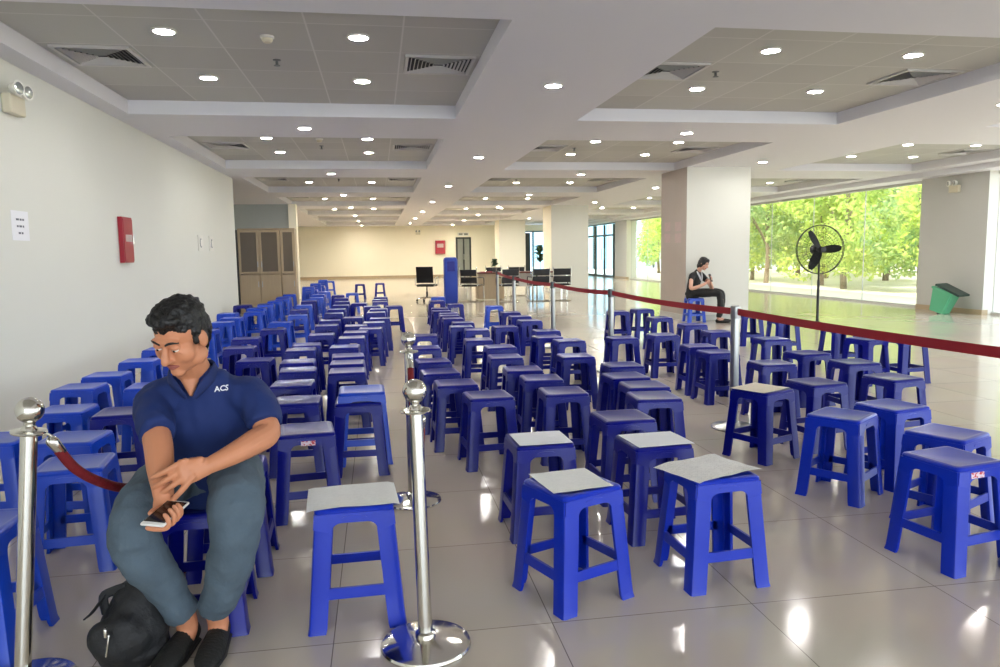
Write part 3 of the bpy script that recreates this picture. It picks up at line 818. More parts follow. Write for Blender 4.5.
# ------------------------------------------------------------------ pedestal fan
def make_fan(x, y, rz):
    r = empty('pedestal_fan', (x, y, 0), rz, 'large black pedestal fan with wire cage in front of the windows', 'fan')
    b = bmesh.new(); lathe(b, [(.24, 0), (.24, .02), (.20, .035), (.05, .06), (.03, .08)], seg=36); obj('base', b, M['black'], r, True)
    b = bmesh.new(); lathe(b, [(.024, .06), (.024, .8), (.017, .81), (.017, 1.25)], seg=16); obj('pole', b, M['black'], r, True)
    Rm = Matrix.Translation((0, 0, 1.35)) @ Matrix.Rotation(PI / 2, 4, 'X')
    b = bmesh.new(); lathe(b, [(0, -.24), (.06, -.235), (.085, -.2), (.085, -.06), (.05, -.03), (0, -.03)], seg=24, M=Rm); box(b, -.03, .03, -.03, .2, 1.21, 1.31); obj('motor', b, M['black'], r, True)
    RC = .43
    b = bmesh.new()
    for rr, zz in ((RC, .04), (RC, .0), (.30, .125), (.17, .145), (.30, -.04), (.17, -.06)):
        c = [Rm @ Vector((rr * math.cos(a), rr * math.sin(a), zz)) for a in [2 * PI * i / 40 for i in range(41)]]
        tube(b, c, .0075 if rr == RC else .003, 6, 1, cap=False)
    for i in range(44):
        a = 2 * PI * i / 44; u = Vector((math.cos(a), math.sin(a), 0))
        for sg, k in ((1, .147), (-1, -.062)):
            pts = [Rm @ (u * .06 + Vector((0, 0, k))), Rm @ (u * .17 + Vector((0, 0, k * .98))), Rm @ (u * .31 + Vector((0, 0, k * .82))), Rm @ (u * .40 + Vector((0, 0, k * .5 + .01))), Rm @ (u * RC + Vector((0, 0, .02)))]
            tube(b, pts, .0019, 4, 1, cap=False)
    obj('cage', b, M['black'], r, True)
    b = bmesh.new(); lathe(b, [(0, .16), (.05, .155), (.055, .145), (0, .143)], seg=20, M=Rm)
    lathe(b, [(.05, -.03), (.05, .05), (0, .06)], seg=20, M=Rm); obj('hub', b, M['black'], r, True)
    for i in range(3):
        a0 = 2 * PI * i / 3 + .05
        bl = bmesh.new(); A = []; B = []
        for k in range(9):
            rr = .045 + .345 * k / 8; w = .035 + .045 * math.sin(PI * min(1, k / 8 * .8 + .15)) ; w *= 1 if k < 8 else .7
            tw = .55 - .3 * k / 8
            for L, s in ((A, -1), (B, 1)):
                p = Vector((rr, s * w * math.cos(tw), s * w * math.sin(tw) + .03))
                L.append(bl.verts.new(Rm @ (Matrix.Rotation(a0, 4, 'Z') @ p)))
        for k in range(8): bl.faces.new((A[k], A[k + 1], B[k + 1], B[k]))
        bmesh.ops.solidify(bl, geom=bl.faces[:], thickness=.004)
        obj('blade', bl, M['black'], r, True)
    return r
make_fan(7.75, 12.15, -.10)

# ------------------------------------------------------------------ green bin by the facade pier
r = empty('waste_bin', (11.42, 13.60, 0), -1.15, 'green plastic waste bin with slanted dark lid, leaning by the window pier', 'bin')
T = Matrix.Rotation(math.radians(17), 4, 'Y')
b = bmesh.new(); P = []
for z, w, d in ((.0, .15, .15), (.44, .205, .2), (.46, .22, .215), (.49, .22, .215)):
    P.append([b.verts.new((sx * w, sy * d, z)) for sx, sy in ((-1, -1), (1, -1), (1, 1), (-1, 1))])
for A, B_ in zip(P, P[1:]):
    for i in range(4): b.faces.new((A[i], A[(i + 1) % 4], B_[(i + 1) % 4], B_[i]))
b.faces.new(P[0][::-1]); b.faces.new(P[-1])
bmesh.ops.bevel(b, geom=[e for e in b.edges if abs(e.verts[0].co.z - e.verts[1].co.z) > .1], offset=.03, segments=3, affect='EDGES')
TT = Matrix.Translation((0, 0, .035)) @ T
bmesh.ops.transform(b, matrix=TT, verts=b.verts[:]); obj('body', b, M['green_bin'], r, True)
b = bmesh.new(); box(b, -.25, .27, -.23, .23, .49, .535, .015, TT @ Matrix.Rotation(math.radians(9), 4, 'Y')); obj('lid', b, M['bin_lid'], r)
b = bmesh.new()
for sy in (-.12, .12): box(b, .02, .09, sy - .02, sy + .02, -.03, .02)
obj('foot', b, M['bin_lid'], r)

# ------------------------------------------------------------------ things on the walls
X0 = XL + .002
def wall_M(y, z):   # local: x along the wall toward the camera's right seen face-on, y up -> world
    return Matrix(((0, 0, 1, X0), (-1, 0, 0, y), (0, 1, 0, z), (0, 0, 0, 1))) 
def wall_thing(name, y, z, label, cat, group=None):
    r = empty(name, (X0, y, z), 0, label, cat, group); return r
k = -XL / 3.1
r = wall_thing('fire_hose_cabinet', 9.85 * k, 1.58, 'red metal fire box on the left wall', 'fire box')
b = bmesh.new(); box(b, 0, .05, -.17, .17, -.26, .26, .006); obj('case', b, M['red_box'], r)
b = bmesh.new(); box(b, .05, .058, -.155, .155, -.24, .24, .003); obj('door', b, M['red_box'], r)
b = bmesh.new(); box(b, .058, .060, -.10, .11, -.02, .06); obj('notice_plate', b, M['pink_paper'], r)
b = bmesh.new(); box(b, .058, .072, .12, .14, -.05, .05, .003); obj('handle', b, M['chrome'], r)
r = wall_thing('notice_sheet', 7.17 * k, 1.645, 'white notice sheet with three short grey lines taped on the left wall', 'notice')
b = bmesh.new(); box(b, 0, .002, -.148, .148, -.115, .125); obj('sheet', b, M['white_paper'], r)
b = bmesh.new()
for zz, ws in ((.055, (.05, .035, .03)), (.0, (.03, .045, .025)), (-.055, (.04, .03))):
    t = sum(ws) + .012 * (len(ws) - 1); y = -t / 2
    for w in ws:
        box(b, .002, .0025, y, y + w, zz - .008, zz + .008); y += w + .012
obj('print', b, M['black_ink'], r)
def twin_light(r, M4):
    b = bmesh.new(); box(b, 0, .07, -.13, .13, -.10, .05, .012, M4); obj('battery_case', b, M['cream_pl'], r)
    for s in (-1, 1):
        Rm = M4 @ Matrix.Translation((.08, s * .08, .09)) @ Matrix.Rotation(PI / 2, 4, 'Y') @ Matrix.Rotation(.25, 4, 'X')
        b = bmesh.new(); lathe(b, [(.0, -.03), (.035, -.02), (.06, .03), (.062, .045), (.055, .045)], seg=20, M=Rm); hd = obj('lamp_head', b, M['white_pl'], r, True)
        b = bmesh.new(); lathe(b, [(.055, .040), (.04, .052), (0, .056)], seg=20, M=Rm); obj('lens', b, M['lens'], hd, True)
r = wall_thing('emergency_light', 7.15 * k, 2.63, 'twin-headed emergency light high on the left wall', 'emergency light'); twin_light(r, Matrix.Identity(4))
r = empty('emergency_light', (11.878, 13.85, 2.58), 0, 'twin-headed emergency light on the window pier above the green bin', 'emergency light'); twin_light(r, Matrix.Rotation(PI, 4, 'Z'))
r = empty('emergency_light', (2.3, YF - .002, 2.55), 0, 'small emergency light high on the far back wall', 'emergency light'); twin_light(r, Matrix.Rotation(-PI / 2, 4, 'Z'))
for y, nm in ((13.88, 'nearer'), (14.75, 'farther')):
    r = wall_thing('wall_sign', y * k, 1.60, 'small white square plate with a grey mark on the left wall, %s of the two' % nm, 'sign')
    b = bmesh.new(); box(b, 0, .01, -.17, .17, -.13, .13, .003); obj('plate', b, M['white_pl'], r)
    b = bmesh.new(); c = [(.011, .05 * math.cos(a), .07 * math.sin(a)) for a in [math.radians(d) for d in range(60, 301, 20)]]; tube(b, c, .006, 6, 1); obj('mark', b, M['black_ink'], r)
X1 = 5.868
for i, (y, z) in enumerate(((14.55, 1.85), (14.55, 1.62), (14.0, 1.84), (14.0, 1.61))):
    b = bmesh.new(); box(b, -.003, 0, -.15, .15, -.09, .09)
    o = obj('notice_sheet', b, M['pink_paper']); o.location = (X1, y, z)
    tag(o, 'faded pink notice sheet on the taupe pillar side, %s %s of four' % (('upper', 'lower')[i % 2], ('far', 'near')[i // 2]), 'notice', 'faded notices on the pillar')
r = empty('fire_hose_cabinet', (3.55, YF - .002, 1.72), 0, 'small red fire box on the far back wall beside the door', 'fire box')
b = bmesh.new(); box(b, -.28, .28, -.16, 0, -.38, .38, .01); obj('case', b, M['red_box'], r)
b = bmesh.new(); box(b, -.18, .18, -.17, -.16, -.02, .2); obj('window', b, M['pink_paper'], r)
r = empty('exit_sign_box', (4.9, YF - .002, 2.45), 0, 'small grey sign box above the far door', 'sign')
b = bmesh.new(); box(b, -.32, .32, -.06, 0, -.09, .09, .01); obj('case', b, M['white_pl'], r)
b = bmesh.new(); box(b, -.26, -.04, -.064, -.06, -.05, .05); box(b, .04, .26, -.064, -.06, -.05, .05); obj('face', b, M['door_glass'], r)

# ------------------------------------------------------------------ cabinets in the recess
def cabinet(x, y, w, label):
    r = empty('filing_cabinet', (x, y, 0), 0, label, 'cabinet', 'glass-front filing cabinets'); h = 2.0; d = .42
    b = bmesh.new(); box(b, 0, .02, 0, d, 0, h); box(b, w - .02, w, 0, d, 0, h); box(b, .02, w - .02, d - .01, d, 0, h); box(b, 0, w, 0, d, h, h + .03, .004); box(b, .02, w - .02, .01, d - .01, 0, .08)
    for z in (.95, 1.3, 1.62): box(b, .02, w - .02, .03, d - .01, z, z + .018)
    obj('carcass', b, M['wood'], r)
    n = 2 if w > .5 else 1
    for i in range(n):
        x0 = .005 + i * w / n; x1 = x0 + w / n - .01
        b = bmesh.new(); box(b, x0, x1, -.022, -.002, .06, .92, .003); dd = obj('lower_door', b, M['wood'], r)
        hx = x1 - .04 if i == 0 else x0 + .04
        b = bmesh.new(); box(b, hx - .008, hx + .008, -.04, -.022, .62, .76, .003); obj('handle', b, M['steel'], dd)
        b = bmesh.new(); fr = .055
        box(b, x0, x0 + fr, -.022, -.002, .94, h - .01); box(b, x1 - fr, x1, -.022, -.002, .94, h - .01); box(b, x0 + fr, x1 - fr, -.022, -.002, .94, .94 + fr); box(b, x0 + fr, x1 - fr, -.022, -.002, h - .01 - fr, h - .01)
        ud = obj('upper_door', b, M['wood'], r)
        b = bmesh.new(); box(b, x0 + fr, x1 - fr, -.014, -.008, .94 + fr, h - .01 - fr); obj('glass_panel', b, M['cab_glass'], ud)
        b = bmesh.new(); box(b, hx - .008, hx + .008, -.04, -.022, 1.1, 1.24, .003); obj('handle', b, M['steel'], ud)
cabinet(-3.30, 18.6, .97, 'beige filing cabinet with two smoked glass doors, nearer the wall end')
cabinet(-2.32, 18.62, .34, 'narrow beige filing cabinet with glass doors, right of the wide one')
b = bmesh.new(); box(b, -3.48, -3.32, 18.62, 19.05, 0, 2.0, .005)
tag(obj('folded_partition', b, M['dark_frame']), 'dark upright panel standing against the left side of the filing cabinet', 'panel')
# ------------------------------------------------------------------ tall blue box, desk, chairs
r = empty('blue_kiosk', (1.88, 19.6, 0), .0, 'tall narrow blue box with rounded top standing by the office chair', 'kiosk')
b = bmesh.new(); box(b, -.18, .18, -.15, .15, .03, 1.27, .07); obj('body', b, M['blue_box'], r, True)
b = bmesh.new(); box(b, -.10, .10, -.154, -.15, .9, 1.16, .003); obj('front_panel', b, M['navy'], r)
b = bmesh.new(); box(b, -.17, .17, -.14, .14, 0, .03); obj('plinth', b, M['black'], r)
r = empty('reception_desk', (2.85, 21.5, 0), 0, 'long beige desk with dark red-brown top and steel legs at the back', 'desk')
b = bmesh.new(); box(b, 0, 2.75, -.05, .75, .76, .80, .006); obj('desk_top', b, M['wood_dark'], r)
b = bmesh.new(); box(b, .02, .78, 0, .03, .02, .76); box(b, .02, .05, .03, .7, .02, .76); box(b, .75, .78, .03, .7, .02, .76); obj('pedestal', b, M['wood'], r)
for x, y in ((2.66, .02), (2.66, .66), (1.75, .02), (1.75, .66)):
    b = bmesh.new(); box(b, x, x + .05, y, y + .05, 0, .76); obj('leg', b, M['chrome'], r)
b = bmesh.new(); box(b, .8, 2.7, .36, .38, .35, .74); obj('modesty_panel', b, M['white_pl'], r)
def office_chair(x, y, rz, label):
    r = empty('office_chair', (x, y, 0), rz, label, 'chair')
    b = bmesh.new()
    for i in range(5):
        a = 2 * PI * i / 5 + .3
        tube(b, [(0, 0, .12), (.16 * math.cos(a), .16 * math.sin(a), .1), (.29 * math.cos(a), .29 * math.sin(a), .075)], [.026, .02, .016], 8, 3)
    obj('star_base', b, M['chrome'], r, True)
    for i in range(5):
        a = 2 * PI * i / 5 + .3; b = bmesh.new()
        lathe(b, [(0, -.025), (.03, -.022), (.032, 0), (.03, .022), (0, .025)], seg=14, M=Matrix.Translation((.29 * math.cos(a), .29 * math.sin(a), .034)) @ Matrix.Rotation(a, 4, 'Z') @ Matrix.Rotation(PI / 2, 4, 'X')); obj('caster', b, M['black'], r, True)
    b = bmesh.new(); lathe(b, [(.028, .1), (.028, .28), (.018, .28), (.018, .43)], seg=14); obj('column', b, M['black'], r, True)
    b = bmesh.new(); box(b, -.25, .25, -.25, .22, .43, .50, .025); obj('seat', b, M['mesh_black'], r, True)
    b = bmesh.new(); n = 8
    A = [[b.verts.new((x_, .22 + .05 * (z_ - .5) / .5 + .05 * (x_ / .25) ** 2 * -1, z_)) for x_ in (-.25, -.15, 0, .15, .25)] for z_ in [.54 + .46 * i / n for i in range(n + 1)]]
    for p, q in zip(A, A[1:]):
        for i in range(4): b.faces.new((p[i], p[i + 1], q[i + 1], q[i]))
    bmesh.ops.solidify(b, geom=b.faces[:], thickness=.03); obj('backrest', b, M['mesh_black'], r, True)
    for s in (-1, 1):
        b = bmesh.new(); tube(b, [(s * .2, .14, .46), (s * .29, .12, .48), (s * .29, .12, .66), (s * .29, -.16, .68), (s * .29, -.18, .5), (s * .22, -.16, .45)], .016, 8, 4); obj('armrest', b, M['steel'], r, True)
def visitor_chair(x, y, rz, label):
    r = empty('visitor_chair', (x, y, 0), rz, label, 'chair', 'black visitor chairs at the desk')
    b = bmesh.new(); box(b, -.24, .24, -.24, .22, .43, .48, .02); obj('seat', b, M['mesh_black'], r, True)
    for z0, z1 in ((.54, .72), (.75, .93)):
        b = bmesh.new(); box(b, -.24, .24, .22, .25, z0, z1, .012, Matrix.Translation((0, 0, 0)) @ Matrix.Rotation(-.08, 4, 'X')); obj('backrest', b, M['mesh_black'], r, True)
    for s in (-1, 1):
        b = bmesh.new(); tube(b, [(s * .25, .32, .95), (s * .25, .26, .5), (s * .25, .24, .44), (s * .25, -.2, .44), (s * .25, -.25, .40), (s * .25, -.25, .05), (s * .25, -.22, .015), (s * .25, .25, .015)], .013, 8, 4); obj('frame', b, M['chrome'], r, True)
        b = bmesh.new(); tube(b, [(s * .26, .24, .68), (s * .27, .0, .68), (s * .27, -.2, .66), (s * .26, -.24, .45)], .014, 8, 4); obj('armrest', b, M['black'], r, True)
    b = bmesh.new(); tube(b, [(-.25, .25, .015), (.25, .25, .015)], .013, 8, 1); obj('foot_bar', b, M['chrome'], r)
office_chair(1.36, 21.4, -.35 + PI, 'black swivel office chair with star base left of the blue box')
visitor_chair(2.62, 20.9, -.5 + PI, 'black visitor chair with arms at the left end of the desk')
visitor_chair(3.58, 20.6, PI * .04 + PI, 'black visitor chair before the desk, nearest the beige pedestal')
visitor_chair(4.45, 20.5, .05 + PI, 'black visitor chair before the desk, left of the end pair')
visitor_chair(5.08, 20.5, -.05 + PI, 'black visitor chair before the desk, at its right end')
visitor_chair(3.62, 22.9, .1, 'black visitor chair behind the desk, left one')
visitor_chair(4.30, 22.9, -.1, 'black visitor chair behind the desk, right one')
b = bmesh.new(); box(b, 0, .34, 0, .24, 0, .02, .004)
o = obj('document_folder', b, M['red_box']); o.location = (2.95, 21.55, .8); tag(o, 'flat red folder on the left end of the desk', 'folder')
def plant(x, y, z, h, s, label, n, name='potted_plant'):
    r = empty(name, (x, y, z), 0, label, 'plant')
    b = bmesh.new(); lathe(b, [(.10 * s, 0), (.14 * s, .22 * s), (.15 * s, .24 * s), (.13 * s, .24 * s), (.12 * s, .2 * s), (0, .2 * s)], seg=20); obj('pot', b, M['pot'], r, True)
    b = bmesh.new(); tube(b, [(0, 0, .18 * s), (.01, 0, h * .5), (0, .02, h * .75)], .016 * s, 8, 3); obj('stem', b, M['bark'], r, True)
    b = bmesh.new(); rnd = random.Random(5)
    for i in range(n):
        a = rnd.uniform(0, 2 * PI); L = rnd.uniform(.5, 1) * h * .42; z0 = h * rnd.uniform(.4, .8); el = rnd.uniform(.1, 1.2)
        d = Vector((math.cos(a), math.sin(a), 0)); sd = Vector((-math.sin(a), math.cos(a), 0)) * (.09 * s + .04)
        p0 = Vector((0, 0, z0)); p1 = p0 + d * L * .5 * math.cos(el) + Vector((0, 0, L * .6 * math.sin(el))); p2 = p0 + d * L * math.cos(el * .6) + Vector((0, 0, L * .5 * math.sin(el) - .03))
        v = [b.verts.new(q) for q in (p0, p1 - sd, p2, p1 + sd)]; b.faces.new((v[0], v[1], v[3])); b.faces.new((v[1], v[2], v[3]))
    obj('foliage', b, M['leaf_plant'], r)
plant(3.42, 21.85, .8, .42, .5, 'small potted plant standing on the desk', 26)
plant(8.9, 40.5, 0, 1.9, 1.1, 'tall dark potted plant by the far right opening', 40)
b = bmesh.new(); box(b, 0, .7, 0, .5, 0, .95, .02)
o = obj('storage_crate', b, M['black']); o.location = (9.15, 40.3, 0); tag(o, 'dark box beside the tall plant at the far right opening', 'box')
# ------------------------------------------------------------------ people
def rot_to(d, n, ang):
    """rotate d toward n by ang"""
    ax = d.cross(n)
    if ax.length < 1e-6: return d
    return (Matrix.Rotation(ang, 3, ax.normalized()) @ d).normalized()
def finger(bm, base, d, n, L=(.044, .028, .022), bends=(.3, .5, .4), r=(.0105, .0095, .0088, .0075), root=.03):
    d = Vector(d).normalized(); n = Vector(n).normalized(); p = Vector(base)
    pts = [p - d * root, p]; rr = [r[0] * .95, r[0]]
    for l, b, q in zip(L, bends, r[1:]):
        d = rot_to(d, n, b); p = p + d * l; pts.append(p.copy()); rr.append(q)
    tube(bm, pts, rr, 8, 3)
    return p, d
def head_shells(bm, HM, s=1.0):
    e = lambda c, r: ell(bm, c, r, HM, 20)
    e((0, .012, .035), (.076, .094, .084)); e((0, -.022, -.045), (.059, .068, .074)); e((0, -.066, -.098), (.026, .022, .020))
    for q in (-1, 1):
        e((q * .033, -.048, -.030), (.036, .036, .040)); e((q * .078, .006, -.008), (.011, .022, .032)); e((q * .050, .0, -.075), (.020, .040, .030))
    e((0, -.076, .026), (.052, .018, .015))
    tube(bm, [HM @ Vector(p) for p in ((0, -.084, .012), (0, -.096, -.012), (0, -.108, -.034))], [.009, .011, .0145], 10, 3)
    for q in (-1, 1): e((q * .031, -.0775, .0085), (.0175, .0150, .0090)); e((q * .031, -.0765, -.0085), (.0165, .0130, .0070))
    e((.011, -.096, -.040), (.009, .010, .008)); e((-.011, -.096, -.040), (.009, .010, .008))
def face_parts(root, off, HM, female=False):
    def part(name, fn, m):
        b = bmesh.new(); fn(b); return obj(name, b, m, root, True, None, off)
    for q in (-1, 1):
        ey = part('eye', lambda b: ell(b, (q * .031, -.0785, -.0008), (.0125, .0105, .0062), HM, 16), M['eye'])
        b = bmesh.new(); ell(b, (q * .031 , -.0868, -.002), (.0052, .0030, .0050), HM, 12); obj('iris', b, M['iris'], ey, True, None, off)
        part('eyebrow', lambda b: tube(b, [HM @ Vector(p) for p in ((q * .012, -.0935, .024), (q * .030, -.091, .031), (q * .050, -.077, .026))], [(.003, .0045), (.0035, .005), (.002, .003)], 8, 4), M['hair'])
    part('lips', lambda b: (tube(b, [HM @ Vector(p) for p in ((-.022, -.080, -.066), (-.008, -.0905, -.0625), (.008, -.0905, -.0625), (.022, -.080, -.066))], [.003, .0052, .0052, .003], 8, 4),
                            tube(b, [HM @ Vector(p) for p in ((-.020, -.080, -.068), (0, -.090, -.0725), (.020, -.080, -.068))], [.003, .006, .003], 8, 4)), M['lips'])

# ---- the man in front
MO = Vector((-.655, 2.62, 0))
man = empty('person', MO, 0, 'man in navy polo and grey-blue jeans seated on a stool, looking down at a phone', 'person')
HM = Matrix.Translation((-.662, 2.61, 1.117)) @ Matrix.Rotation(math.radians(-24), 4, 'Z') @ Matrix.Rotation(math.radians(27), 4, 'X') @ Matrix.Rotation(math.radians(4), 4, 'Y')
bm = bmesh.new()
head_shells(bm, HM)
tube(bm, [(-.66, 2.78, .90), (-.66, 2.745, .965), (-.66, 2.69, 1.02), (-.66, 2.655, 1.08)], [(.075, .06), (.062, .058), (.058, .058), (.058, .06)], 16, 4, side=(1, 0, 0))
tube(bm, [(-.655, 2.89, .50), (-.655, 2.86, .66), (-.645, 2.80, .80), (-.64, 2.775, .885)], [(.14, .10), (.14, .10), (.15, .09), (.12, .06)], 16, 3, side=(1, 0, 0))
tube(bm, [(-.662, 2.702, .985), (-.658, 2.682, .945), (-.655, 2.672, .905)], [(.046, .022), (.028, .018), (.008, .012)], 12, 4, side=(1, 0, 0))      # open collar
# right arm (holds the phone)
tube(bm, [(-.74, 2.77, .895), (-.80, 2.74, .875), (-.775, 2.65, .81), (-.742, 2.565, .75), (-.722, 2.50, .70), (-.705, 2.45, .655), (-.694, 2.42, .628)],
     [.05, .052, .047, .0465, .043, .035, (.032, .025)], 14, 4, side=(1, 0, 0))
# left arm
tube(bm, [(-.55, 2.77, .895), (-.475, 2.75, .875), (-.43, 2.69, .81), (-.402, 2.645, .762), (-.44, 2.58, .745), (-.50, 2.515, .724), (-.560, 2.452, .708)],
     [.05, .052, .047, .045, .044, .036, .027], 14, 4, side=(0, 1, 0))
# phone frame of reference
PC = Vector((-.663, 2.318, .604)); PLo = Vector((.29, .94, .15)).normalized(); PSh = Vector((.91, -.40, -.08)); PSh = (PSh - PLo * PSh.dot(PLo)).normalized(); PN = PSh.cross(PLo).normalized()
# right hand under the phone
tube(bm, [(-.694, 2.42, .628), (-.688, 2.395, .600), PC + PLo * .03 - PN * .026 - PSh * .006, PC - PLo * .028 - PN * .024 - PSh * .004], [(.030, .022), (.036, .020), (.042, .0165), (.034, .014)], 14, 4, side=PSh)
tips = []
for i, (a, l) in enumerate(((-.052, .95), (-.028, 1.04), (-.004, 1.0), (.020, .86))):
    tips.append(finger(bm, PC + PLo * a - PN * .022 + PSh * .006, PSh * .97 - PN * .05 + PLo * .10, PN, tuple(q * l for q in (.030, .026, .020)), (.25, 1.15, .75), (.0100, .0092, .0086, .0074)))
tips.append(finger(bm, PC + PLo * .045 - PN * .010 - PSh * .046, -PLo * .9 - PSh * .15 + PN * .12, PSh + PN * .4, (.032, .030), (.1, .35), (.0115, .0105, .0085), .03))
# left hand lying over the right forearm
wl, kl = Vector((-.560, 2.452, .708)), Vector((-.628, 2.404, .700))
tube(bm, [wl, wl.lerp(kl, .5) + Vector((0, -.004, .002)), kl], [(.028, .022), (.038, .018), (.040, .0145)], 14, 4, side=(0, .25, .97))
fd = Vector((-.88, -.18, -.42)).normalized(); fw = Vector((-.30, .22, .93)); fw = (fw - fd * fw.dot(fd)).normalized(); fn = Vector((-.25, .93, -.1))
ftips = []
for i, (a, l, b) in enumerate(((.033, .95, .30), (.011, 1.06, .34), (-.012, 1.0, .30), (-.035, .82, .12))):
    dd = fd - Vector((0, 0, .10 * i)) - (Vector((0, .0, .28)) if i == 3 else Vector((0, 0, 0)))
    ftips.append(finger(bm, kl + fw * a + fd * .006, dd, fn, tuple(q * l for q in (.044, .028, .022)), (b * .35, .22, .28), (.0108, .0098, .009, .0076)))
finger(bm, wl.lerp(kl, .45) + fw * .030, fd * .95 + fw * .28 + Vector((0, .38, 0)), fn, (.036, .026), (.2, .35), (.0125, .011, .0088), .028)
# legs from the jeans down to the feet
for pts in ([(-.755, 2.86, .56), (-.80, 2.46, .50), (-.745, 2.53, .30), (-.712, 2.60, .17), (-.706, 2.635, .085), (-.712, 2.60, .045), (-.73, 2.50, .035)],
            [(-.555, 2.86, .56), (-.50, 2.49, .54), (-.54, 2.52, .33), (-.600, 2.605, .17), (-.602, 2.64, .085), (-.603, 2.60, .045), (-.604, 2.50, .035)]):
    tube(bm, pts, [.07, .055, .045, .038, .037, .032, .024], 12, 4)
b2 = remeshed(bm, .0038, 3)
HI = HM.inverted()
soft = []
for v in b2.verts:
    q = HI @ v.co
    if q.length < .15 and abs(q.x) > .026 and q.z < .005 and q.y > -.085 and not (abs(q.x) > .068 and -.045 < q.z):
        if q.z < -.016 or abs(q.x) > .048: soft.append(v)
for _ in range(14): bmesh.ops.smooth_vert(b2, verts=soft, factor=.5, use_axis_x=True, use_axis_y=True, use_axis_z=True)
obj('body', b2, M['skin'], man, True, None, MO)
face_parts(man, MO, HM)
for p, d in tips[:4] + ftips:
    b = bmesh.new()
hb = bmesh.new()
for c, r in (((0, .018, .066), (.082, .096, .064)), ((0, .052, .008), (.077, .066, .088)), ((0, -.046, .094), (.060, .044, .030)), ((.0, .0, .105), (.06, .07, .03)), ((-.070, .012, .030), (.013, .034, .048)), ((.070, .012, .030), (.013, .034, .048)), ((.0, .06, -.05), (.055, .04, .05)), ((-.068, -.018, .02), (.010, .012, .036)), ((.068, -.018, .02), (.010, .012, .036))):
    ell(hb, c, r, HM, 20)
hb = remeshed(hb, .0055, 2, (.007, 55, (1, 1, 1)))
obj('hair', hb, M['hair'], man, True, None, MO)
# polo shirt
sb = bmesh.new()
tube(sb, [(-.652, 2.895, .475), (-.652, 2.885, .56), (-.652, 2.845, .68), (-.645, 2.80, .80), (-.64, 2.78, .875), (-.648, 2.757, .925), (-.656, 2.738, .952)],
     [(.178, .128), (.186, .140), (.180, .136), (.182, .122), (.172, .098), (.118, .074), (.076, .064)], 24, 4, side=(1, 0, 0))
tube(sb, [(-.70, 2.775, .89), (-.790, 2.755, .872), (-.790, 2.69, .832), (-.752, 2.60, .788)], [(.07, .07), (.076, .070), (.070, .066), (.064, .058)], 18, 4, flat=True)
tube(sb, [(-.58, 2.775, .89), (-.480, 2.76, .872), (-.435, 2.715, .832), (-.412, 2.665, .785)], [(.07, .07), (.078, .070), (.072, .066), (.064, .060)], 18, 4, flat=True)
sb = remeshed(sb, .008, 3, (.013, 11, (1.1, 1, .5)))
shirt = obj('polo_shirt', sb, M['shirt'], man, True, None, MO)
for s in (-1, 1):
    cb = bmesh.new()
    tube(cb, [(-.66, 2.803, .995), (-.66 + s * .070, 2.765, .990), (-.66 + s * .072, 2.700, .966), (-.657 + s * .045, 2.664, .935), (-.655 + s * .014, 2.656, .896)], [(.005, .020), (.005, .022), (.005, .022), (.005, .020), (.004, .010)], 10, 5, side=(s, 0, .2))
    obj('collar', cb, M['collar'], shirt, True, None, MO)
# chest lettering, wrapped onto the cloth
fc = bpy.data.curves.new('chest_lettering', 'FONT'); fc.body = 'ACS'; fc.size = .0255; fc.extrude = .0; fc.resolution_u = 3; fc.align_x = 'CENTER'; fc.align_y = 'CENTER'; fc.offset = .0006
fo = bpy.data.objects.new('tmpfont', fc); col.objects.link(fo)
dg = bpy.context.evaluated_depsgraph_get(); dg.update()
fm = bpy.data.meshes.new_from_object(fo.evaluated_get(dg)); bpy.data.objects.remove(fo)
tb = bmesh.new(); tb.from_mesh(fm); bpy.data.meshes.remove(fm)
bmesh.ops.subdivide_edges(tb, edges=tb.edges[:], cuts=1)
tmp = bmesh.new(); tmp.from_mesh(shirt.data); bvh = BVHTree.FromBMesh(tmp); tmp.free()
TC = Vector((-.560, 2.4, .915)) - MO
for v in tb.verts:
    o0 = TC + Vector((v.co.x, 0, v.co.y + v.co.x * .05))
    hit = bvh.ray_cast(o0, Vector((0, 1, 0)))
    v.co = hit[0] + hit[1] * .0025 if hit[0] is not None else o0 + Vector((0, .3, 0))
obj('chest_lettering', tb, M['white_ink'], shirt)
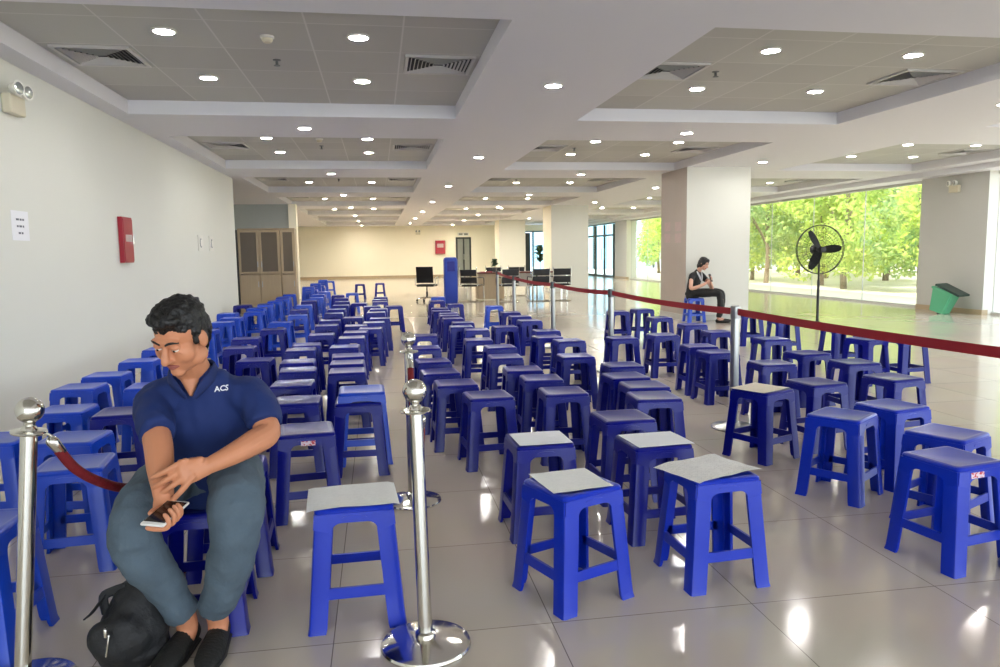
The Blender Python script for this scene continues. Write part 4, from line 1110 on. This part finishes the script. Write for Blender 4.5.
# jeans
jb = bmesh.new()
ell(jb, (-.655, 2.885, .555), (.185, .145, .10))
tube(jb, [(-.755, 2.86, .565), (-.785, 2.66, .575), (-.802, 2.475, .525), (-.792, 2.475, .43), (-.748, 2.54, .29), (-.716, 2.602, .150)], [.096, .090, .085, .078, .068, .057], 18, 4, flat=True)
tube(jb, [(-.555, 2.86, .565), (-.52, 2.67, .60), (-.49, 2.50, .565), (-.495, 2.485, .47), (-.54, 2.535, .31), (-.600, 2.605, .150)], [.096, .092, .090, .083, .071, .059], 18, 4, flat=True)
jb = remeshed(jb, .008, 2, (.011, 10, (1, 1, 1.2)))
obj('jeans', jb, M['jeans'], man, True, None, MO)
for h, t in (((-.703, 2.675, .045), (-.748, 2.455, .032)), ((-.602, 2.685, .045), (-.608, 2.455, .032))):
    h, t = Vector(h), Vector(t); sd = Vector((1, 0, 0))
    b = bmesh.new()
    tube(b, [h, h.lerp(t, .3), h.lerp(t, .65), h.lerp(t, .9), t + (t - h).normalized() * .02], [(.032, .040), (.038, .043), (.046, .034), (.044, .025), (.028, .016)], 18, 4, side=sd)
    for v in b.verts:
        if v.co.z < .012: v.co.z = .012
    sh = obj('shoe', b, M['shoe'], man, True, None, MO)
    b = bmesh.new()
    tube(b, [h + Vector((0, 0, -.033)), h.lerp(t, .3) + Vector((0, 0, -.029)), h.lerp(t, .65) + Vector((0, 0, -.025)), t + (t - h).normalized() * .022 + Vector((0, 0, -.02))], [(.036, .010), (.042, .010), (.050, .010), (.034, .010)], 18, 4, side=sd)
    for v in b.verts: v.co.z = max(.0, min(v.co.z, .022))
    obj('sole', b, M['sole'], sh, True, None, MO)
# phone
PMx = Matrix(((PSh.x, PLo.x, PN.x, PC.x), (PSh.y, PLo.y, PN.y, PC.y), (PSh.z, PLo.z, PN.z, PC.z), (0, 0, 0, 1)))
ph = empty('mobile_phone', PC, 0, 'white-edged mobile phone held in the right hand of the seated man', 'phone')
b = bmesh.new(); box(b, -.037, .037, -.074, .074, -.0045, .0045, .004, PMx); obj('case', b, M['phone'], ph, True, 35, PC)
b = bmesh.new(); box(b, -.0335, .0335, -.060, .066, .0044, .0052, 0, PMx); obj('screen', b, M['screen'], ph, False, 35, PC)
# backpack on the floor
BO = Vector((-.90, 2.62, 0)); BSH = Vector((.03, .0, 0))
bag = empty('backpack', BO, 0, 'black backpack slumped on the floor against the shin of the seated man', 'bag')
b = bmesh.new()
tube(b, [(-.905, 2.60, .055), (-.895, 2.61, .13), (-.868, 2.63, .21), (-.838, 2.645, .285)], [(.115, .105), (.112, .105), (.090, .088), (.045, .045)], 20, 4, side=(1, 0, .2))
ell(b, (-.925, 2.525, .105), (.098, .05, .092)); ell(b, (-.900, 2.60, .045), (.118, .11, .043))
b = remeshed(b, .009, 3, (.012, 12, (1, 1, 1)))
for v in b.verts: v.co.z = max(.003, v.co.z)
obj('bag_body', b, M['black_cloth'], bag, True, None, BO); bag.location = BO + BSH
b = bmesh.new(); tube(b, [(-.985, 2.60, .235), (-1.02, 2.58, .19), (-1.045, 2.57, .170)], [(.004, .016), (.004, .014), (.003, .007)], 8, 4); tube(b, [(-.92, 2.60, .26), (-.955, 2.60, .25), (-.99, 2.60, .23), (-.985, 2.60, .17)], [(.004, .016)] * 4, 8, 4); obj('strap', b, M['black_cloth'], bag, True, None, BO)
b = bmesh.new(); tube(b, [(-.868, 2.63, .300), (-.85, 2.62, .335), (-.825, 2.625, .325), (-.822, 2.635, .29)], [(.004, .012)] * 4, 8, 4); obj('handle_loop', b, M['black_cloth'], bag, True, None, BO)
b = bmesh.new(); tube(b, [(-.935, 2.470, .155), (-.940, 2.466, .12), (-.948, 2.470, .085)], .0035, 6, 4); box(b, -.945, -.935, 2.452, 2.47, .155, .185, .003); obj('zip', b, M['chrome'], bag, True, None, BO)

# ---- the woman by the pillar
WO = Vector((5.95, 13.2, 0))
wom = empty('person', WO, 0, 'woman in black t-shirt and trousers sitting by the pillar, holding a dark phone', 'person')
HW = Matrix.Translation((6.06, 13.22, 1.115)) @ Matrix.Rotation(math.radians(38), 4, 'Z') @ Matrix.Rotation(math.radians(24), 4, 'X') @ Matrix.Diagonal((.95, .95, .95, 1))
bm = bmesh.new(); head_shells(bm, HW)
tube(bm, [(5.97, 13.33, .88), (5.99, 13.30, .97), (6.02, 13.27, 1.03), (6.04, 13.24, 1.08)], [.055, .048, .046, .048], 14, 4)
tube(bm, [(5.93, 13.40, .50), (5.93, 13.40, .66), (5.95, 13.37, .80), (5.97, 13.34, .90)], [(.13, .09), (.11, .085), (.13, .085), (.10, .05)], 14, 3, side=(.8, .6, 0))
tube(bm, [(5.88, 13.27, .92), (5.82, 13.22, .89), (5.76, 13.10, .76), (5.735, 13.03, .665), (5.84, 12.98, .69), (5.96, 12.98, .735), (6.02, 12.985, .765)], [.04, .042, .038, .036, .034, .028, .023], 12, 4, side=(0, 1, 0))
tube(bm, [(6.06, 13.40, .92), (6.12, 13.42, .89), (6.19, 13.28, .76), (6.20, 13.16, .655), (6.16, 13.08, .70), (6.12, 13.03, .745), (6.105, 13.0, .775)], [.04, .042, .038, .036, .034, .028, .023], 12, 4)
WP = Vector((6.085, 12.965, .855))
for wr, d0, sgn in ((Vector((6.02, 12.985, .765)), Vector((.72, -.05, .69)), 1), (Vector((6.105, 13.0, .775)), Vector((-.1, -.25, .95)), -1)):
    d0.normalize(); pc_ = wr + d0 * .055
    tube(bm, [wr, wr + d0 * .03, wr + d0 * .07], [(.022, .018), (.032, .015), (.032, .013)], 12, 4, side=(0.1, 1, 0))
    for i, a in enumerate((.026, .009, -.009, -.026)):
        finger(bm, wr + d0 * .07 + Vector((0, a, 0)), d0, Vector((sgn * .6, .2, .4)), (.036, .024, .018), (.3, .7, .5), (.009, .0085, .008, .007))
    finger(bm, wr + d0 * .03 + Vector((0, -.03, 0)), d0 + Vector((0, -.5, .2)), d0, (.034, .026), (.2, .3), (.011, .0095, .008))
for pts in ([(5.90, 13.33, .54), (6.27, 13.02, .545), (6.30, 12.99, .30), (6.28, 13.02, .09), (6.36, 12.96, .04)], [(5.98, 13.44, .54), (6.40, 13.22, .55), (6.43, 13.20, .30), (6.40, 13.22, .09), (6.48, 13.17, .04)]):
    tube(bm, pts, [.06, .045, .042, .034, .024], 12, 4)
obj('body', remeshed(bm, .0055, 2), M['skin_f'], wom, True, None, WO)
face_parts(wom, WO, HW, True)
hb = bmesh.new()
for c, r in (((0, .018, .062), (.084, .098, .068)), ((0, .055, .0), (.080, .064, .095)), ((0, -.048, .088), (.062, .042, .034)), ((-.074, .012, -.005), (.014, .048, .08)), ((.074, .012, -.005), (.014, .048, .08)), ((0, .07, -.07), (.06, .045, .06)), ((-.066, -.045, .04), (.012, .022, .05)), ((.066, -.045, .04), (.012, .022, .05))):
    ell(hb, c, r, HW, 20)
obj('hair', remeshed(hb, .006, 2, (.006, 50, (1, 1, 1))), M['hair'], wom, True, None, WO)
sb = bmesh.new()
tube(sb, [(5.93, 13.405, .50), (5.93, 13.40, .64), (5.95, 13.37, .79), (5.97, 13.335, .90), (5.985, 13.315, .955)], [(.165, .115), (.150, .108), (.160, .112), (.14, .085), (.07, .06)], 20, 4, side=(.8, .6, 0))
tube(sb, [(5.92, 13.29, .90), (5.84, 13.235, .885), (5.785, 13.15, .80)], [.062, .064, .054], 16, 4, flat=True)
tube(sb, [(6.02, 13.38, .90), (6.10, 13.41, .885), (6.165, 13.32, .80)], [.062, .064, .054], 16, 4, flat=True)
tsh = obj('t_shirt', remeshed(sb, .009, 3, (.006, 9, (1, 1, .6))), M['black_cloth'], wom, True, None, WO)
for s in (-1, 1):
    b = bmesh.new(); ax = Vector((.8, .6, 0)) * s
    tube(b, [Vector((5.985, 13.315, .965)) + ax * .055, Vector((6.0, 13.255, .93)) + ax * .062, Vector((6.01, 13.225, .87)) + ax * .045, Vector((6.02, 13.215, .80)) + ax * .02], [(.005, .020)] * 3 + [(.004, .014)], 8, 4, side=ax)
    obj('white_collar', b, M['white_ink'], tsh, True, None, WO)
jb = bmesh.new(); ell(jb, (5.94, 13.40, .54), (.165, .14, .085))
tube(jb, [(5.90, 13.33, .55), (6.10, 13.16, .56), (6.27, 13.03, .555), (6.295, 13.0, .47), (6.30, 12.99, .30), (6.28, 13.015, .11)], [.082, .078, .066, .06, .056, .052], 16, 4, flat=True)
tube(jb, [(5.98, 13.44, .55), (6.20, 13.32, .57), (6.40, 13.22, .56), (6.43, 13.20, .47), (6.43, 13.20, .30), (6.40, 13.22, .11)], [.082, .078, .066, .06, .056, .052], 16, 4, flat=True)
obj('trousers', remeshed(jb, .009, 2, (.006, 10, (1, 1, 1))), M['black_cloth'], wom, True, None, WO)
for h, t in (((6.265, 13.04, .04), (6.44, 12.91, .03)), ((6.385, 13.24, .04), (6.57, 13.12, .03))):
    h, t = Vector(h), Vector(t); b = bmesh.new()
    tube(b, [h, h.lerp(t, .4), h.lerp(t, .8), t], [(.034, .038), (.038, .036), (.04, .026), (.03, .02)], 14, 4, side=(t - h).cross(Vector((0, 0, 1))))
    for v in b.verts: v.co.z = max(0, v.co.z)
    obj('shoe', b, M['shoe'], wom, True, None, WO)
ph = empty('mobile_phone', WP, 0, 'dark mobile phone held upright by the woman in black', 'phone')
Rm = Matrix.Translation(WP) @ Matrix.Rotation(math.radians(38), 4, 'Z') @ Matrix.Rotation(math.radians(-20), 4, 'X')
b = bmesh.new(); box(b, -.037, .037, -.005, .005, -.075, .075, .004, Rm); obj('case', b, M['black'], ph, False, 35, WP)
b = bmesh.new(); box(b, -.033, .033, .005, .0058, -.068, .068, 0, Rm); obj('screen', b, M['screen'], ph, False, 35, WP)

# ------------------------------------------------------------------ outside
bm = bmesh.new(); quad(bm, [(12.4, -30, -.12), (120, -30, -.12), (120, 160, -.12), (12.4, 160, -.12)]); struct('ground', bm, M['ground'])
def crown_mesh(seed, m, R=2.3, Hh=5.6, n=9000):
    rnd = random.Random(seed); b = bmesh.new()
    blobs = []
    for i in range(22):
        a = rnd.uniform(0, 2 * PI); z = rnd.uniform(1.0, Hh); k = math.sqrt(max(.1, 1 - ((z - 3.1) / 3.2) ** 2)); q = rnd.uniform(.2, .85) * R * k
        blobs.append((Vector((q * math.cos(a), q * math.sin(a), z)), rnd.uniform(.6, 1.05)))
    for i in range(n):
        c, r = rnd.choice(blobs)
        d = Vector((rnd.gauss(0, 1), rnd.gauss(0, 1), rnd.gauss(0, .8))).normalized() * r * rnd.uniform(.45, 1) ** .5
        p = c + d; s = rnd.uniform(.045, .09)
        u = Vector((rnd.gauss(0, 1), rnd.gauss(0, 1), rnd.gauss(0, 1))).normalized(); w = u.cross(Vector((rnd.gauss(0, 1), rnd.gauss(0, 1), rnd.gauss(0, 1)))).normalized()
        b.faces.new([b.verts.new(p + u * s * 1.5), b.verts.new(p + w * s * .6), b.verts.new(p - u * s * 1.5), b.verts.new(p - w * s * .6)])
    return b, blobs
def make_tree(seed, m):
    r = empty('leafy_tree', (0, 0, -60)); b, blobs = crown_mesh(seed, m); 
    me = bpy.data.meshes.new('crown'); b.to_mesh(me); b.free(); me.materials.append(m); link(bpy.data.objects.new('crown', me), r)
    b = bmesh.new(); tube(b, [(0, 0, -.1), (.05, .02, 1.0), (-.03, .04, 2.0), (.04, 0, 3.4)], [.11, .085, .07, .03], 8, 4)
    for c, q in blobs[:8]: tube(b, [(0, .02, 1.3 + .08 * c.z), c * .5 + Vector((0, 0, .9)), c], [.045, .03, .012], 6, 3)
    obj('trunk', b, M['bark'], r, True); return r
TR = [make_tree(1, M['leaf_a']), make_tree(2, M['leaf_b']), make_tree(3, M['leaf_a'])]
fr = [True] * 3
spots = [(16.6, 18.5), (17.4, 21.6), (16.7, 24.6), (17.6, 27.4), (16.8, 30.3), (17.8, 33.4), (17.0, 37.0), (21.6, 26.0), (22.4, 30.0), (21.8, 33.6), (22.6, 37.4), (22.0, 42.0), (27, 36), (28, 41), (27.5, 47), (17.2, 41.5), (18, 46)]
for i, (x, y) in enumerate(spots):
    k = i % 3
    o = TR[k] if fr[k] else dup(TR[k]); fr[k] = False
    o.location = (x, y, -.1); o.rotation_euler = (0, 0, i * 1.3); s = .95 + .18 * ((i * 7) % 5) / 5 + (.25 if x > 20 else 0); o.scale = (s, s, s)
    row = 'front' if x < 20 else ('second' if x < 25 else 'rear')
    j = sum(1 for q in spots[:i + 1] if (q[0] < 20) == (x < 20) and (q[0] < 25) == (x < 25)) - 1
    tag(o, 'bright green leafy tree outside the windows, %s of the %s row from the camera' % (ORD[j], row), 'tree', 'trees outside the windows')
r = empty('low_building', (40, 45, -.1), 0, 'pale low building beyond the trees outside', 'building')
b = bmesh.new(); box(b, -3, 3, -45, 45, 0, 3.4); obj('wall', b, M['far_house'], r)
b = bmesh.new(); box(b, -3.4, 3.4, -45.5, 45.5, 3.4, 3.7); obj('roof', b, M['bark'], r)
for i in range(12):
    b = bmesh.new(); box(b, -3.05, -2.98, -40 + i * 7, -37.6 + i * 7, 1.0, 2.4); obj('window', b, M['cab_glass'], r)
r = empty('glass_building', (22, 60, -.1), 0, 'blue glass building seen through the farthest windows', 'building')
b = bmesh.new(); box(b, -9.5, 12, 0, 8, 0, 9); obj('curtain_wall', b, M['blue_house'], r)
for i in range(8):
    b = bmesh.new(); box(b, -9.5 + i * 2.6, -9.35 + i * 2.6, -.1, 0, 0, 9); obj('mullion', b, M['dark_frame'], r)

# ------------------------------------------------------------------ world, sun and render look
w = bpy.data.worlds.new('world'); scn.world = w; w.use_nodes = True
bg = w.node_tree.nodes['Background']; bg.inputs['Color'].default_value = (.80, .90, 1.0, 1); bg.inputs['Strength'].default_value = 3.6
sd = bpy.data.lights.new('sun', 'SUN'); sd.energy = 6.0; sd.angle = .02; sd.color = (1, .95, .85)
so = bpy.data.objects.new('sun', sd); col.objects.link(so); so.rotation_euler = Vector((.55, .45, -.72)).to_track_quat('-Z', 'Y').to_euler()
# daylight coming through the glazed front behind the photographer
def window_light(name, loc, rot, sx, sy, e, c):
    ld = bpy.data.lights.new(name, 'AREA'); ld.shape = 'RECTANGLE'; ld.size = sx; ld.size_y = sy; ld.energy = e; ld.color = c
    lo = bpy.data.objects.new(name, ld); col.objects.link(lo); lo.location = loc; lo.rotation_euler = rot; return lo
window_light('front_window_daylight', (4.5, -4.9, 1.5), (PI / 2, 0, PI), 14, 2.6, 2700, (.88, .94, 1.0))
scn.view_settings.view_transform = 'Standard'; scn.view_settings.look = 'None'; scn.view_settings.exposure = 0.52; scn.view_settings.gamma = 1.0
cy = scn.cycles
cy.max_bounces = 10; cy.diffuse_bounces = 5; cy.glossy_bounces = 5; cy.transparent_max_bounces = 12
cy.caustics_reflective = False; cy.caustics_refractive = False; cy.sample_clamp_indirect = 6; cy.blur_glossy = .5
try: cy.use_denoising = True
except Exception: pass
